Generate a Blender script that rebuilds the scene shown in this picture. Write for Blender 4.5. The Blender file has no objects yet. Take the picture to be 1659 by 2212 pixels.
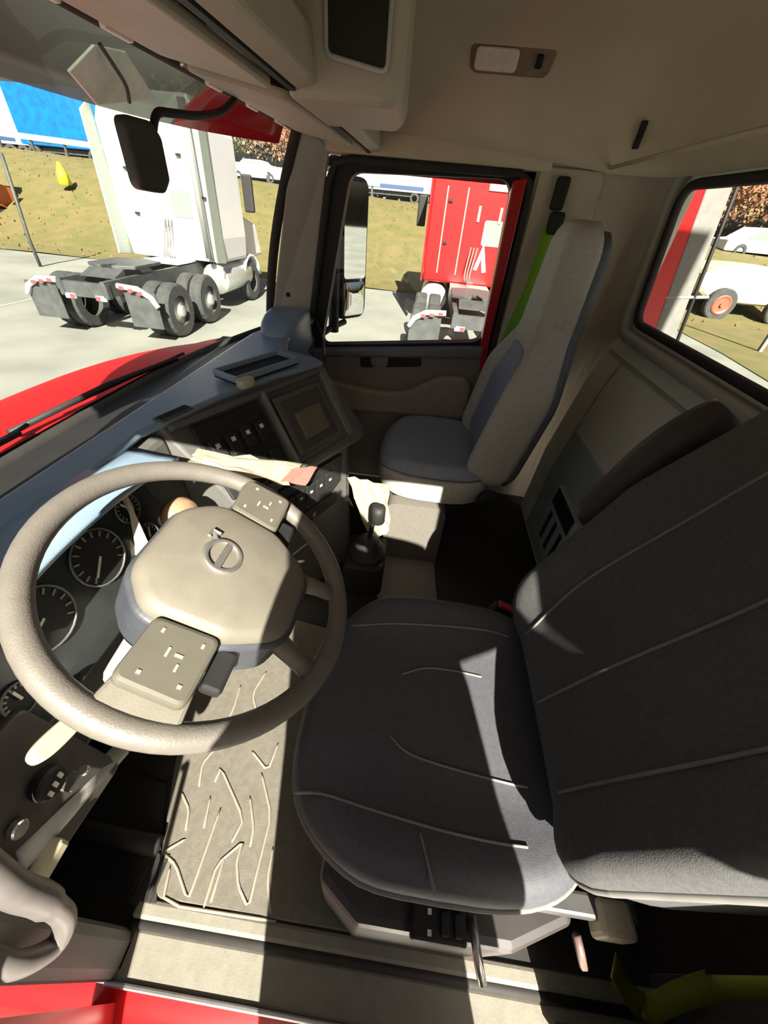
import bpy, bmesh, math, random
from mathutils import Vector, Matrix
random.seed(7)
R = math.radians
scene = bpy.context.scene
COL = scene.collection

# ------------------------------------------------------------------ camera
# world: +X across the cab to the passenger door, +Y to the windshield, +Z up, z = 0 cab floor
F_PX, CX, CY = 812.0, 829.5, 1106.0
CAM = Vector((-0.98, 0.0, 1.34))
_vx = Vector((118.5, 651.0, -812.0)).normalized()
_up = Vector((98.0, 994.0, 812.0)); _up = (_up - _vx * _up.dot(_vx)).normalized()
_vy = _up.cross(_vx)
M3 = Matrix((_vx, _vy, _up))
cam_data = bpy.data.cameras.new('camera'); cam = bpy.data.objects.new('camera', cam_data)
COL.objects.link(cam); scene.camera = cam
cam.matrix_world = Matrix.Translation(CAM) @ M3.to_4x4()
cam_data.sensor_fit = 'HORIZONTAL'; cam_data.sensor_width = 36.0
cam_data.lens = 36.0 * F_PX / 1659.0
cam_data.clip_start = 0.01; cam_data.clip_end = 500

def at(px, py, x=None, y=None, z=None):
    """survey helper: where the sight line through a pixel of the photograph meets a known plane"""
    d = M3 @ Vector((px - CX, -(py - CY), -F_PX))
    t = (x - CAM.x) / d.x if x is not None else (y - CAM.y) / d.y if y is not None else (z - CAM.z) / d.z
    return CAM + d * t

# ------------------------------------------------------------------ light
w = bpy.data.worlds.new('hazy_sky'); scene.world = w; w.use_nodes = True
nt = w.node_tree; nt.nodes.clear()
o_ = nt.nodes.new('ShaderNodeOutputWorld'); b_ = nt.nodes.new('ShaderNodeBackground')
sky = nt.nodes.new('ShaderNodeTexSky'); sky.sky_type = 'NISHITA'; sky.sun_disc = False
sky.sun_elevation = R(36); sky.sun_rotation = R(257.6); sky.dust_density = 6.0; sky.air_density = 1.0
nt.links.new(sky.outputs[0], b_.inputs[0]); nt.links.new(b_.outputs[0], o_.inputs[0])
b_.inputs[1].default_value = 0.050
SUN_DIR = Vector((0.976 * math.cos(R(36)), 0.215 * math.cos(R(36)), -math.sin(R(36))))
sd = bpy.data.lights.new('sun', 'SUN'); sd.energy = 12.0; sd.angle = R(0.55); sd.color = (1.0, 0.93, 0.80)
so = bpy.data.objects.new('sun', sd); COL.objects.link(so)
so.rotation_euler = SUN_DIR.to_track_quat('-Z', 'Y').to_euler(); so.location = (-6, -2, 6)
vs = scene.view_settings
vs.view_transform = 'Standard'; vs.look = 'None'; vs.gamma = 1.0; vs.use_curve_mapping = False
vs.exposure = 0.85
scene.cycles.max_bounces = 10; scene.cycles.diffuse_bounces = 6; scene.cycles.transparent_max_bounces = 12
scene.cycles.use_denoising = True

# ------------------------------------------------------------------ materials
MATS = {}
def mat(name, col, rough=0.6, metal=0.0, var=0.08, scale=30.0, bump=0.0, bscale=200.0, spec=0.5, col2=None, emit=None, sheen=0.0):
    if name in MATS: return MATS[name]
    m = bpy.data.materials.new(name); m.use_nodes = True
    n = m.node_tree.nodes; l = m.node_tree.links
    p = n['Principled BSDF']
    p.inputs['Roughness'].default_value = rough; p.inputs['Metallic'].default_value = metal
    p.inputs['Specular IOR Level'].default_value = spec
    if sheen: p.inputs['Sheen Weight'].default_value = sheen
    tc = n.new('ShaderNodeTexCoord'); tx = n.new('ShaderNodeTexNoise')
    tx.inputs['Scale'].default_value = scale; tx.inputs['Detail'].default_value = 4
    l.new(tc.outputs['Object'], tx.inputs['Vector'])
    cr = n.new('ShaderNodeValToRGB')
    c2 = col2 or tuple(c * (1 + var) for c in col); c1 = tuple(c * (1 - var) for c in col) if not col2 else col
    cr.color_ramp.elements[0].position = 0.35; cr.color_ramp.elements[1].position = 0.65
    cr.color_ramp.elements[0].color = (*c1, 1); cr.color_ramp.elements[1].color = (*c2, 1)
    l.new(tx.outputs['Fac'], cr.inputs['Fac']); l.new(cr.outputs['Color'], p.inputs['Base Color'])
    if bump:
        t2 = n.new('ShaderNodeTexNoise'); t2.inputs['Scale'].default_value = bscale
        l.new(tc.outputs['Object'], t2.inputs['Vector'])
        bp = n.new('ShaderNodeBump'); bp.inputs['Strength'].default_value = bump; bp.inputs['Distance'].default_value = 0.004
        l.new(t2.outputs['Fac'], bp.inputs['Height']); l.new(bp.outputs['Normal'], p.inputs['Normal'])
    if emit:
        p.inputs['Emission Color'].default_value = (*emit[0], 1); p.inputs['Emission Strength'].default_value = emit[1]
    MATS[name] = m; return m
def glass_mat(name, tint=(0.95, 0.98, 0.96), refl=0.06):
    m = bpy.data.materials.new(name); m.use_nodes = True
    n = m.node_tree.nodes; l = m.node_tree.links; n.clear()
    o = n.new('ShaderNodeOutputMaterial'); mx = n.new('ShaderNodeMixShader')
    tr = n.new('ShaderNodeBsdfTransparent'); gl = n.new('ShaderNodeBsdfGlossy')
    gl.inputs['Roughness'].default_value = 0.02; tr.inputs[0].default_value = (*tint, 1)
    mx.inputs[0].default_value = refl
    l.new(tr.outputs[0], mx.inputs[1]); l.new(gl.outputs[0], mx.inputs[2]); l.new(mx.outputs[0], o.inputs[0])
    MATS[name] = m; return m

def smoked():
    m = bpy.data.materials.new('smoked_acrylic'); m.use_nodes = True
    n = m.node_tree.nodes; l = m.node_tree.links; n.clear()
    o = n.new('ShaderNodeOutputMaterial'); mx = n.new('ShaderNodeMixShader'); tr = n.new('ShaderNodeBsdfTransparent'); df = n.new('ShaderNodeBsdfPrincipled')
    df.inputs['Base Color'].default_value = (0.09, 0.10, 0.09, 1); df.inputs['Roughness'].default_value = 0.3; tr.inputs[0].default_value = (0.5, 0.55, 0.5, 1)
    mx.inputs[0].default_value = 0.62; l.new(tr.outputs[0], mx.inputs[1]); l.new(df.outputs[0], mx.inputs[2]); l.new(mx.outputs[0], o.inputs[0]); return m
HEAD = mat('headliner_cloth', (0.54, 0.47, 0.35), 0.9, var=0.04, scale=6, bump=0.1, bscale=600)
TRIMG = mat('grey_trim_plastic', (0.40, 0.40, 0.36), 0.6, var=0.05, scale=12, bump=0.1, bscale=500)
TRIMW = mat('warm_trim_plastic', (0.44, 0.39, 0.31), 0.6, var=0.05, scale=12, bump=0.1, bscale=500)
WALLG = mat('pale_wall_panel', (0.74, 0.74, 0.65), 0.7, var=0.04, scale=8, bump=0.1, bscale=500)
WALLB = mat('blue_grey_panel', (0.36, 0.42, 0.43), 0.65, var=0.05, scale=8, bump=0.1, bscale=500)
DASH = mat('dash_dark_grey', (0.085, 0.085, 0.078), 0.55, var=0.06, scale=15, bump=0.15, bscale=500)
DASHTOP = mat('dash_top_sky_tint', (0.20, 0.28, 0.36), 0.33, var=0.06, scale=15, bump=0.12, bscale=400)  # grey plastic; the blue sky reflection is put into its base colour
DOORP = mat('door_panel_grey', (0.18, 0.16, 0.14), 0.6, var=0.05, scale=15, bump=0.12, bscale=500)
BLACK = mat('black_plastic', (0.016, 0.016, 0.016), 0.6, spec=0.3, var=0.1, scale=20)
RUBBER = mat('black_rubber', (0.022, 0.020, 0.019), 0.75, var=0.12, scale=20)
CARPET = mat('grey_rubber_mat', (0.12, 0.11, 0.088), 0.85, var=0.10, scale=60, bump=0.2, bscale=300)
RIDGE = mat('mat_ridge', (0.24, 0.215, 0.165), 0.8, var=0.06, scale=60)
SILL = mat('sill_plate', (0.19, 0.18, 0.145), 0.7, var=0.07, scale=40, bump=0.1)
CREAM = mat('cream_plastic', (0.42, 0.38, 0.27), 0.6, var=0.05, scale=20)
WHEEL = mat('wheel_leather', (0.125, 0.115, 0.10), 0.45, var=0.05, scale=40, bump=0.15, bscale=400)
HUB = mat('wheel_hub_plastic', (0.135, 0.125, 0.10), 0.55, var=0.05, scale=30, bump=0.1, bscale=500)
POD = mat('wheel_button_pod', (0.095, 0.09, 0.07), 0.5, var=0.05, scale=30)
ICON = mat('button_icon_white', (0.6, 0.58, 0.5), 0.6)
SILVER = mat('silver_metal', (0.65, 0.65, 0.62), 0.28, metal=0.9)
CHROME = mat('chrome', (0.75, 0.75, 0.73), 0.12, metal=1.0)
SEATD = mat('navy_seat_fabric', (0.135, 0.135, 0.135), 0.85, var=0.10, scale=150, bump=0.25, bscale=700, sheen=0.15)
SEATV = mat('navy_seat_vinyl', (0.074, 0.077, 0.088), 0.6, spec=0.25, var=0.08, scale=120, bump=0.2, bscale=500)
SEATC = mat('charcoal_seat_back', (0.085, 0.087, 0.089), 0.85, spec=0.2, var=0.10, scale=150, bump=0.25, bscale=700)
SEAM = mat('seat_piping', (0.17, 0.165, 0.155), 0.7)
SEATG = mat('grey_seat_fabric', (0.46, 0.45, 0.40), 0.9, spec=0.2, var=0.08, scale=120, bump=0.2, bscale=600)
SEATB = mat('blue_seat_insert', (0.26, 0.29, 0.34), 0.9, spec=0.2, var=0.10, scale=120, bump=0.2, bscale=600)
ARM = mat('brown_black_vinyl', (0.045, 0.038, 0.034), 0.5, var=0.1, scale=100, bump=0.2)
LIME = mat('lime_seat_belt', (0.16, 0.36, 0.015), 0.7, var=0.08, scale=200)
LIMED = mat('olive_seat_belt', (0.24, 0.27, 0.02), 0.7, var=0.08, scale=200)
REDP = mat('red_truck_paint', (0.42, 0.006, 0.008), 0.25, var=0.03, scale=5)
REDBUT = mat('red_button', (0.55, 0.05, 0.05), 0.5)
PAPER = mat('crumpled_paper', (0.30, 0.27, 0.19), 0.9, var=0.08, scale=40)
PINK = mat('pink_paper', (0.24, 0.11, 0.09), 0.9, var=0.08, scale=40)
GLASS = glass_mat('window_glass', (0.97, 0.99, 0.97), 0.03)
LENS = mat('lamp_lens', (0.75, 0.72, 0.65), 0.35)
TAN = mat('tan_knob', (0.32, 0.19, 0.11), 0.5)
ORANGE = mat('amber_lamp', (0.55, 0.25, 0.02), 0.4)

# ------------------------------------------------------------------ mesh helpers
class G:
    def __init__(s): s.v = []; s.f = []
    def add(s, vs_, fs, T=None):
        k = len(s.v)
        s.v += [tuple(T @ Vector(p)) if T is not None else tuple(p) for p in vs_]
        s.f += [tuple(i + k for i in f) for f in fs]; return s
    def box(s, c, d, T=None):
        x, y, z = c; a, b, e = d[0] / 2, d[1] / 2, d[2] / 2
        return s.add([(x + i * a, y + j * b, z + k * e) for k in (-1, 1) for j in (-1, 1) for i in (-1, 1)],
                     [(0, 2, 3, 1), (4, 5, 7, 6), (0, 1, 5, 4), (2, 6, 7, 3), (0, 4, 6, 2), (1, 3, 7, 5)], T)
    def rings(s, rs, caps=(True, True), loop=True, T=None):
        n = len(rs[0]); vs_ = [p for r in rs for p in r]; fs = []
        for i in range(len(rs) - 1):
            for j in range(n if loop else n - 1):
                k = (j + 1) % n
                fs.append((i * n + j, i * n + k, (i + 1) * n + k, (i + 1) * n + j))
        if caps[0]: fs.append(tuple(reversed(range(n))))
        if caps[1]: fs.append(tuple(range((len(rs) - 1) * n, len(rs) * n)))
        return s.add(vs_, fs, T)
    def prism(s, poly, a, b, axis='z', T=None):
        def e(p, t): return (p[0], p[1], t) if axis == 'z' else (t, p[0], p[1]) if axis == 'x' else (p[0], t, p[1])
        return s.rings([[e(p, a) for p in poly], [e(p, b) for p in poly]], T=T)
    def tube(s, pts, r, n=8, closed=False, flat=None, T=None):
        P = [Vector(p) for p in pts]; m = len(P); rs = []
        up = Vector((0, 0, 1))
        t0 = (P[1] - P[0]).normalized()
        if abs(t0.dot(up)) > 0.95: up = Vector((1, 0, 0))
        nrm = None
        for i in range(m):
            t = ((P[(i + 1) % m] - P[i - 1]) if (closed or 0 < i < m - 1) else (P[1] - P[0] if i == 0 else P[-1] - P[-2])).normalized()
            nrm = (up if nrm is None else nrm); nrm = (nrm - t * nrm.dot(t)).normalized(); bn = t.cross(nrm)
            q = r[i] if isinstance(r, (list, tuple)) else r
            fl = flat or (1, 1)
            rs.append([tuple(P[i] + nrm * (math.cos(a) * q * fl[0]) + bn * (math.sin(a) * q * fl[1])) for a in [2 * math.pi * j / n for j in range(n)]])
        if closed: return s.rings(rs + [rs[0]], (False, False), T=T)
        return s.rings(rs, T=T)
    def lathe(s, prof, n=24, T=None, caps=(True, True)):
        return s.rings([[(r * math.cos(2 * math.pi * j / n), r * math.sin(2 * math.pi * j / n), z) for j in range(n)] for r, z in prof], caps, T=T)
    def grid(s, fn, nu, nv, T=None):
        vs_ = [fn(i / nu, j / nv) for j in range(nv + 1) for i in range(nu + 1)]
        fs = [(j * (nu + 1) + i, j * (nu + 1) + i + 1, (j + 1) * (nu + 1) + i + 1, (j + 1) * (nu + 1) + i) for j in range(nv) for i in range(nu)]
        return s.add(vs_, fs, T)
    def strap(s, pts, wdir, wd, th=0.003):
        P = [Vector(p) for p in pts]; W = [Vector(q).normalized() * (wd / 2) for q in (wdir if isinstance(wdir, list) else [wdir] * len(P))]
        rs = []
        for i, p in enumerate(P):
            t = (P[min(i + 1, len(P) - 1)] - P[max(i - 1, 0)]).normalized(); n = t.cross(W[i]).normalized() * (th / 2)
            rs.append([tuple(p - W[i] - n), tuple(p + W[i] - n), tuple(p + W[i] + n), tuple(p - W[i] + n)])
        return s.rings(rs)

WL = {}
def obj(name, g, m, parent=None, bevel=0.0, smooth=False, sub=0, label=None, seg=2):
    me = bpy.data.meshes.new(name); me.from_pydata(g.v, [], g.f); me.update()
    bm = bmesh.new(); bm.from_mesh(me); bmesh.ops.recalc_face_normals(bm, faces=bm.faces); bm.to_mesh(me); bm.free()
    me.materials.append(m)
    if smooth:
        for p in me.polygons: p.use_smooth = True
    o = bpy.data.objects.new(name, me); COL.objects.link(o)
    if bevel:
        b = o.modifiers.new('bevel', 'BEVEL'); b.width = bevel; b.segments = seg; b.limit_method = 'ANGLE'; b.angle_limit = R(35)
    if sub:
        b = o.modifiers.new('sub', 'SUBSURF'); b.levels = sub; b.render_levels = sub
    wl = Vector((0, 0, 0))
    if parent is not None:
        o.parent = parent; o.location = -WL[parent.name]
    WL[o.name] = wl
    if label: o['label'] = label
    return o
def tag(o, label, cat, group=None, kind=None):
    o['label'] = label; o['category'] = cat
    if group: o['group'] = group
    if kind: o['kind'] = kind
    return o
def struct(name, g, m, label=None, **k):
    o = obj(name, g, m, **k); o['kind'] = 'structure'
    if label: o['label'] = label
    return o
def thing(name, label, cat, loc=(0, 0, 0), group=None):
    o = bpy.data.objects.new(name, None); COL.objects.link(o); o.location = loc; o.empty_display_size = 0.1
    WL[o.name] = Vector(loc); return tag(o, label, cat, group)
def copy_thing(root, loc, label, group=None):
    r = root.copy(); COL.objects.link(r); r.location = loc; r['label'] = label; WL[r.name] = Vector(loc)
    if group: r['group'] = group
    for ch in root.children:
        c = ch.copy(); COL.objects.link(c); c.parent = r
        for gg in ch.children:
            d = gg.copy(); COL.objects.link(d); d.parent = c
    return r
def frame(o, u, v):
    """matrix with local x along u, local y along v, local z out of the surface"""
    u = Vector(u).normalized(); v = Vector(v); v = (v - u * v.dot(u)).normalized(); n = u.cross(v)
    return Matrix(((u.x, v.x, n.x, o[0]), (u.y, v.y, n.y, o[1]), (u.z, v.z, n.z, o[2]), (0, 0, 0, 1)))
def superel(a, b, n, m=64, cx=0, cy=0):
    out = []
    for j in range(m):
        t = 2 * math.pi * j / m; c, s_ = math.cos(t), math.sin(t)
        out.append((cx + a * math.copysign(abs(c) ** (2 / n), c), cy + b * math.copysign(abs(s_) ** (2 / n), s_)))
    return out
def pillow(outline, c, top, thick, er, T=None, g=None, rows=9, bot=0.0):
    """upholstered pad: outline in the plane, top(x,y) height, rounded edge er, flat underside"""
    g = g or G(); rs = []
    def ring(k, zf): return [(c[0] + (p[0] - c[0]) * k, c[1] + (p[1] - c[1]) * k, zf(c[0] + (p[0] - c[0]) * k, c[1] + (p[1] - c[1]) * k)) for p in outline]
    span = sum(math.hypot(p[0] - c[0], p[1] - c[1]) for p in outline) / len(outline)
    e = er / span
    for i in range(rows): k = 0.02 + (1 - e - 0.02) * i / (rows - 1); rs.append(ring(k, top))
    for i in range(1, 6):
        a = math.pi / 2 * i / 5; k = 1 - e + e * math.sin(a); dz = er * (1 - math.cos(a))
        rs.append(ring(k, lambda x, y, dz=dz: top(x, y) - dz))
    rs.append(ring(1.0, lambda x, y: top(x, y) * bot - thick + er * 0.6))
    rs.append(ring(1 - e * 0.6, lambda x, y: top(x, y) * bot - thick)); rs.append(ring(0.05, lambda x, y: top(x, y) * bot - thick))
    return g.rings(rs, T=T)
def sstep(a, b, x):
    t = max(0.0, min(1.0, (x - a) / (b - a))); return t * t * (3 - 2 * t)
def curve(pts, n=6):
    """Catmull-Rom through points"""
    P = [Vector(p) for p in pts]; P = [2 * P[0] - P[1]] + P + [2 * P[-1] - P[-2]]; out = []
    for i in range(1, len(P) - 2):
        for k in range(n):
            t = k / n; a, b, c, d = P[i - 1], P[i], P[i + 1], P[i + 2]
            out.append(0.5 * ((2 * b) + (c - a) * t + (2 * a - 5 * b + 4 * c - d) * t * t + (3 * b - a - 3 * c + d) * t ** 3))
    out.append(P[-2]); return out

# ================================================================== THE CAB SHELL
def rpoly(pts, r, k=6):
    """polygon with rounded corners, k+1 points per corner"""
    n = len(pts); out = []
    for i in range(n):
        p = Vector(pts[i]); a = (Vector(pts[i - 1]) - p); b = (Vector(pts[(i + 1) % n]) - p)
        rr = r[i] if isinstance(r, (list, tuple)) else r
        ang = a.angle(b); d = min(rr / math.tan(ang / 2), a.length * .49, b.length * .49)
        p0 = p + a.normalized() * d; p1 = p + b.normalized() * d
        for j in range(k + 1):
            t = j / k; out.append(tuple(p0 * (1 - t) ** 2 + p * 2 * t * (1 - t) + p1 * t * t))
    return out
def ring_panel(outer, inner, a, b, axis):
    """slab with a hole: outer and inner polygons of equal count"""
    def e(p, t): return (t, p[0], p[1]) if axis == 'x' else (p[0], t, p[1])
    return G().rings([[e(p, a) for p in inner], [e(p, a) for p in outer], [e(p, b) for p in outer], [e(p, b) for p in inner], [e(p, a) for p in inner]], (False, False))

# floor
struct('floor', G().box((0.04, 0.06, -0.03), (1.94, 1.86, 0.06)), RUBBER, 'black rubber floor of the truck cab')
struct('floor_corner', G().box((-0.98, 0.73, -0.03), (0.10, 0.50, 0.06)), RUBBER, 'black rubber floor corner beside the footwell')
struct('floor_edge', G().box((-0.98, -0.85, -0.03), (0.10, 0.22, 0.06)), RUBBER, 'black rubber floor behind the driver seat')
# the side opening's sill: raised edge, seal, step plate, bright lip, red rocker
sl = struct('trim_1', G().box((-0.938, -0.12, -0.016), (0.034, 1.24, 0.05)), SILL, 'grey door sill below the driver seat', bevel=0.008)
obj('door_seal', G().tube([(-0.960, 0.50, -0.006), (-0.960, -0.74, -0.006)], 0.011, 8), RUBBER, sl, smooth=True)
obj('step_plate', G().box((-1.008, -0.12, -0.035), (0.078, 1.24, 0.05)), SILL, sl, bevel=0.006)
obj('sill_lip', G().box((-1.051, -0.12, -0.018), (0.010, 1.24, 0.03)), SILVER, sl, bevel=0.003)
def rocker(u, v):
    return (-1.054 - 0.16 * u, 0.9 - 1.9 * v, -0.03 - 0.05 * u - 0.30 * u ** 3)
rk = obj('rocker_panel', G().grid(rocker, 10, 4), REDP, sl, smooth=True)

# rear wall with the wide back window
zb = [(-0.72, 0.0), (-0.735, 0.40), (-0.80, 0.80), (-0.85, 0.98), (-0.85, 1.52)]
HOLE = rpoly([(0.790, 1.050), (0.886, 1.475), (-0.886, 1.475), (-0.790, 1.050)], 0.07)
OUT = rpoly([(0.90, 0.98), (0.90, 1.53), (-0.90, 1.53), (-0.90, 0.98)], 0.002)
wb = struct('wall_back', ring_panel(OUT, HOLE, -0.85, -0.862, 'y'), WALLG, 'pale grey panelled rear wall of the cab')
def rw(u, v):
    x = -0.9 + 1.8 * u; k = v * 3; i = min(2, int(k)); t = k - i
    y = zb[i][0] * (1 - t) + zb[i + 1][0] * t; z = zb[i][1] * (1 - t) + zb[i + 1][1] * t
    return (x, y, z)
obj('lower_panel', G().grid(rw, 8, 24), WALLG, wb, smooth=True)
def wally(z):
    for (y0, z0), (y1, z1) in zip(zb, zb[1:]):
        if z <= z1: return y0 + (y1 - y0) * (z - z0) / (z1 - z0)
    return -0.85
obj('darkening_panel', G().grid(lambda u, v: (-0.90 + 0.72 * u, wally(0.70 * v) + 0.006, 0.70 * v), 2, 12), mat('darkening_cover', (0.020, 0.015, 0.014), 0.95, var=.2, scale=80), wb, label='dark panel added to darken the wall behind the driver seat')  # added near-black cover that darkens the lower rear wall
# panel seams and pocket on the lower rear wall
def strip_on_wall(x0, x1, z0, z1, off=0.006, n=8):
    return G().rings([[(x, wally(z) + o2, z) for x, o2 in ((x0, 0), (x1, 0), (x1, off), (x0, off))] for z in [z0 + (z1 - z0) * i / n for i in range(n + 1)]])
obj('blue_panel', strip_on_wall(0.12, 0.70, 0.03, 0.60, 0.010), WALLB, wb, bevel=0.004, label='blue-grey lower panel')
obj('panel_seam', strip_on_wall(-0.6, 0.86, 0.915, 0.925, 0.008, 2), TRIMG, wb)
obj('panel_seam', strip_on_wall(0.705, 0.715, 0.03, 0.92, 0.007), TRIMG, wb)
pk = obj('storage_pocket', strip_on_wall(0.22, 0.52, 0.12, 0.42, 0.035), WALLB, wb, bevel=0.012, label='grey storage pocket')
obj('pocket_opening', strip_on_wall(0.25, 0.49, 0.34, 0.415, 0.038, 3), BLACK, pk, label='dark pocket opening')
for k in range(3): obj('pocket_slot', strip_on_wall(0.27 + 0.08 * k, 0.30 + 0.08 * k, 0.16, 0.31, 0.037, 3), BLACK, pk)
# back window
w3 = struct('window_3', G().add([(x, -0.858, z) for x, z in HOLE], [tuple(range(len(HOLE)))]), GLASS, 'wide rear window glass of the cab')
obj('window_seal', G().tube([(x, -0.848, z) for x, z in HOLE], 0.016, 8, closed=True), RUBBER, w3, smooth=True, label='black rubber seal')
FR = rpoly([(0.845, 1.000), (0.945, 1.525), (-0.945, 1.525), (-0.845, 1.000)], 0.09)
obj('window_frame', G().tube([(x * .985, -0.838, z) for x, z in FR], 0.026, 8, closed=True, flat=(1, 1)), TRIMG, w3, smooth=True, label='pale grey moulded surround')

# right rear quarter: door post and rounded rear corner
plan = [(1.0, -0.350), (1.0, -0.45), (1.0, -0.66)] + [(0.86 + 0.14 * math.cos(a), -0.71 - 0.14 * math.sin(a)) for a in [R(90 * i / 8) for i in range(9)]]
def quarter(pl, sx): return G().rings([[(sx * p[0], p[1], z) for p in pl] + [(sx * (p[0] + .06), p[1] - .06, z) for p in reversed(pl)] for z in (0.0, 0.5, 1.0, 1.535)])
wr = struct('wall_right', quarter(plan, 1), TRIMW, 'beige door post and rear corner on the passenger side', smooth=False)
obj('header_rail', G().box((1.03, 0.1, 1.52), (0.10, 1.0, 0.075)), HEAD, wr, bevel=0.01)
obj('post_cover', G().prism(rpoly([(-0.36, 0.75), (-0.36, 1.50), (-0.60, 1.50), (-0.62, 0.75)], 0.03), 0.985, 1.01, 'x'), TRIMW, wr, bevel=0.006, label='belt post cover')
wlf = struct('wall_left', quarter([(1.0, -0.460), (1.0, -0.56)] + [p for p in plan if p[1] < -0.6], -1), TRIMW, 'driver side rear post')
obj('post_darkening', G().rings([[(-p[0] * .992 + .0, p[1] + (.008 if p[1] < -.7 else 0), z) for p in [(1.0, -0.475), (1.0, -0.56)] + [p for p in plan if p[1] < -0.6]] + [(-p[0] - .03, p[1] - .03, z) for p in reversed([(1.0, -0.475), (1.0, -0.56)] + [p for p in plan if p[1] < -0.6])] for z in (0.0, 0.84)]), MATS['darkening_cover'], wlf)  # same added near-black cover, darkening the foot of the driver side post
obj('header_rail', G().box((-1.03, -0.14, 1.537), (0.10, 1.5, 0.095)), HEAD, wlf, bevel=0.01)
obj('kick_panel', G().box((-1.01, 0.74, 0.40), (0.08, 0.52, 0.92)), DASH, wlf, bevel=0.02)
ap = [(-0.93, 0.748, 0.80), (-1.02, 0.54, 0.80), (-1.06, 0.66, 0.80), (-0.905, 0.562, 1.56), (-0.985, 0.44, 1.53), (-1.02, 0.53, 1.53)]
obj('front_pillar', G().add(ap, [(0, 1, 4, 3), (1, 2, 5, 4), (2, 0, 3, 5), (3, 4, 5), (2, 1, 0)]), TRIMG, wlf, bevel=0.01)
# right windshield pillar
ap = [(0.930, 0.748, 0.80), (0.995, 0.575, 0.76), (1.06, 0.66, 0.78), (0.905, 0.562, 1.56), (0.992, 0.442, 1.50), (1.04, 0.50, 1.53)]
tp = struct('trim_2', G().add(ap, [(0, 1, 4, 3), (1, 2, 5, 4), (2, 0, 3, 5), (3, 4, 5), (2, 1, 0)]), TRIMG, 'grey windshield pillar on the passenger side', bevel=0.012)
c = at(620, 635, x=0.965); obj('pillar_plug', G().lathe([(0.010, 0), (0.010, 0.006), (0.006, 0.010)], 12, frame(tuple(c + Vector((-0.008, -0.006, 0))), (0.6, -0.8, 0), (0, 0, 1)) @ Matrix.Identity(4)), BLACK, tp)

# headliner: one moulded dome
def rrect(x0, x1, y0, y1, r, k=8):
    return rpoly([(x1, y0), (x1, y1), (x0, y1), (x0, y0)], r, k)
rs = []
for z, ins in ((1.50, 0.0), (1.56, 0.008), (1.64, 0.03), (1.72, 0.065), (1.78, 0.12), (1.83, 0.22), (1.86, 0.38), (1.87, 0.52)):
    rs.append([(p[0], p[1], z + (0.10 * sstep(0.15, 0.45, p[1]) if z < 1.64 else 0)) for p in rrect(-1.005 + ins, 1.005 - ins, -0.862 + ins, 0.60 - ins, 0.26)])
ce = struct('ceiling', G().rings(rs, (False, True)), HEAD, 'beige fabric headliner and roof of the cab', smooth=True)
obj('headliner_seam', G().tube([(p[0] * .996, p[1] * .993, 1.508) for p in rrect(-1.005, 1.005, -0.862, 0.60, 0.26) if p[1] < 0.2], 0.006, 6), TRIMW, ce, smooth=True)
mo = ce.modifiers.new('thick', 'SOLIDIFY'); mo.thickness = -0.05; mo.offset = 1.0

# outer skin closing the seams above the doors and at the rear corners
arc = [p for p in rrect(-1.005, 1.005, -0.862, 0.60, 0.26) if p[0] > 0.7 and p[1] < -0.55]
arc.sort(key=lambda p: p[1])
sk = struct('trim_4', G().box((1.066, 0.0, 1.505), (0.012, 0.84, 0.13)).box((1.066, -0.36, 1.0), (0.012, 0.14, 1.1)), REDP, 'red outer skin around the passenger door')
for sx in (1, -1):
    obj('corner_filler', G().prism([(sx * p[0], p[1]) for p in arc] + [(sx * 1.005, -0.60), (sx * 1.07, -0.60), (sx * 1.07, -0.93), (sx * 0.745, -0.93)], 1.517, 1.537, 'z'), HEAD, sk)

# windshield
def wsb(x): return 0.95 - 0.205 * abs(x / 0.95) ** 4
def wst(x): return 0.625 - 0.075 * abs(x / 0.92) ** 4
def wsg(u, v):
    xb, xt = -0.95 + 1.9 * u, -0.92 + 1.84 * u
    x = xb * (1 - v) + xt * v; y = wsb(xb) * (1 - v) + wst(xt) * v + 0.03 * math.sin(math.pi * v)
    zb0 = 0.790 + 0.045 * abs(2 * u - 1) ** 6
    return (x, y, zb0 + (1.560 - 0.02 * abs(2 * u - 1) ** 4 - zb0) * v)
w1 = struct('window_1', G().grid(wsg, 40, 14), GLASS, 'large curved windshield', smooth=True)
per = [wsg(i / 30, 0) for i in range(31)] + [wsg(1, i / 12) for i in range(1, 13)] + [wsg(1 - i / 30, 1) for i in range(1, 31)] + [wsg(0, 1 - i / 12) for i in range(1, 12)]
obj('window_seal', G().tube(per, 0.020, 8, closed=True), RUBBER, w1, smooth=True, label='black windshield seal')
# front bulkhead, black cowl trough between dash and glass
wf = struct('wall_front', G().box((0, 0.985, 0.37), (1.96, 0.05, 0.78)), BLACK, 'dark front bulkhead under the windshield')
obj('cowl_trough', G().grid(lambda u, v: (-0.97 + 1.94 * u, (0.68 + (wsb(-0.95 + 1.9 * u) - 0.665) * v), 0.876 - (0.085 - 0.045 * abs(2 * u - 1) ** 6) * v - 0.012 * math.sin(math.pi * v)), 30, 4), BLACK, wf, smooth=True)

# header over the windshield (between glass and overhead console)
def hdr(u, v):
    x = -0.97 + 1.94 * u; yf = wst(x) - 0.005
    return (x, 0.262 * (1 - v) + yf * v, 1.512 * (1 - v) + (1.562 - .02 * abs(2 * u - 1) ** 4) * v + 0.012 * math.sin(math.pi * v))
th = struct('trim_3', G().grid(hdr, 20, 6), TRIMW, 'beige header trim above the windshield', smooth=True)
mo = th.modifiers.new('thick', 'SOLIDIFY'); mo.thickness = 0.02; mo.offset = 1.0 

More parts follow.
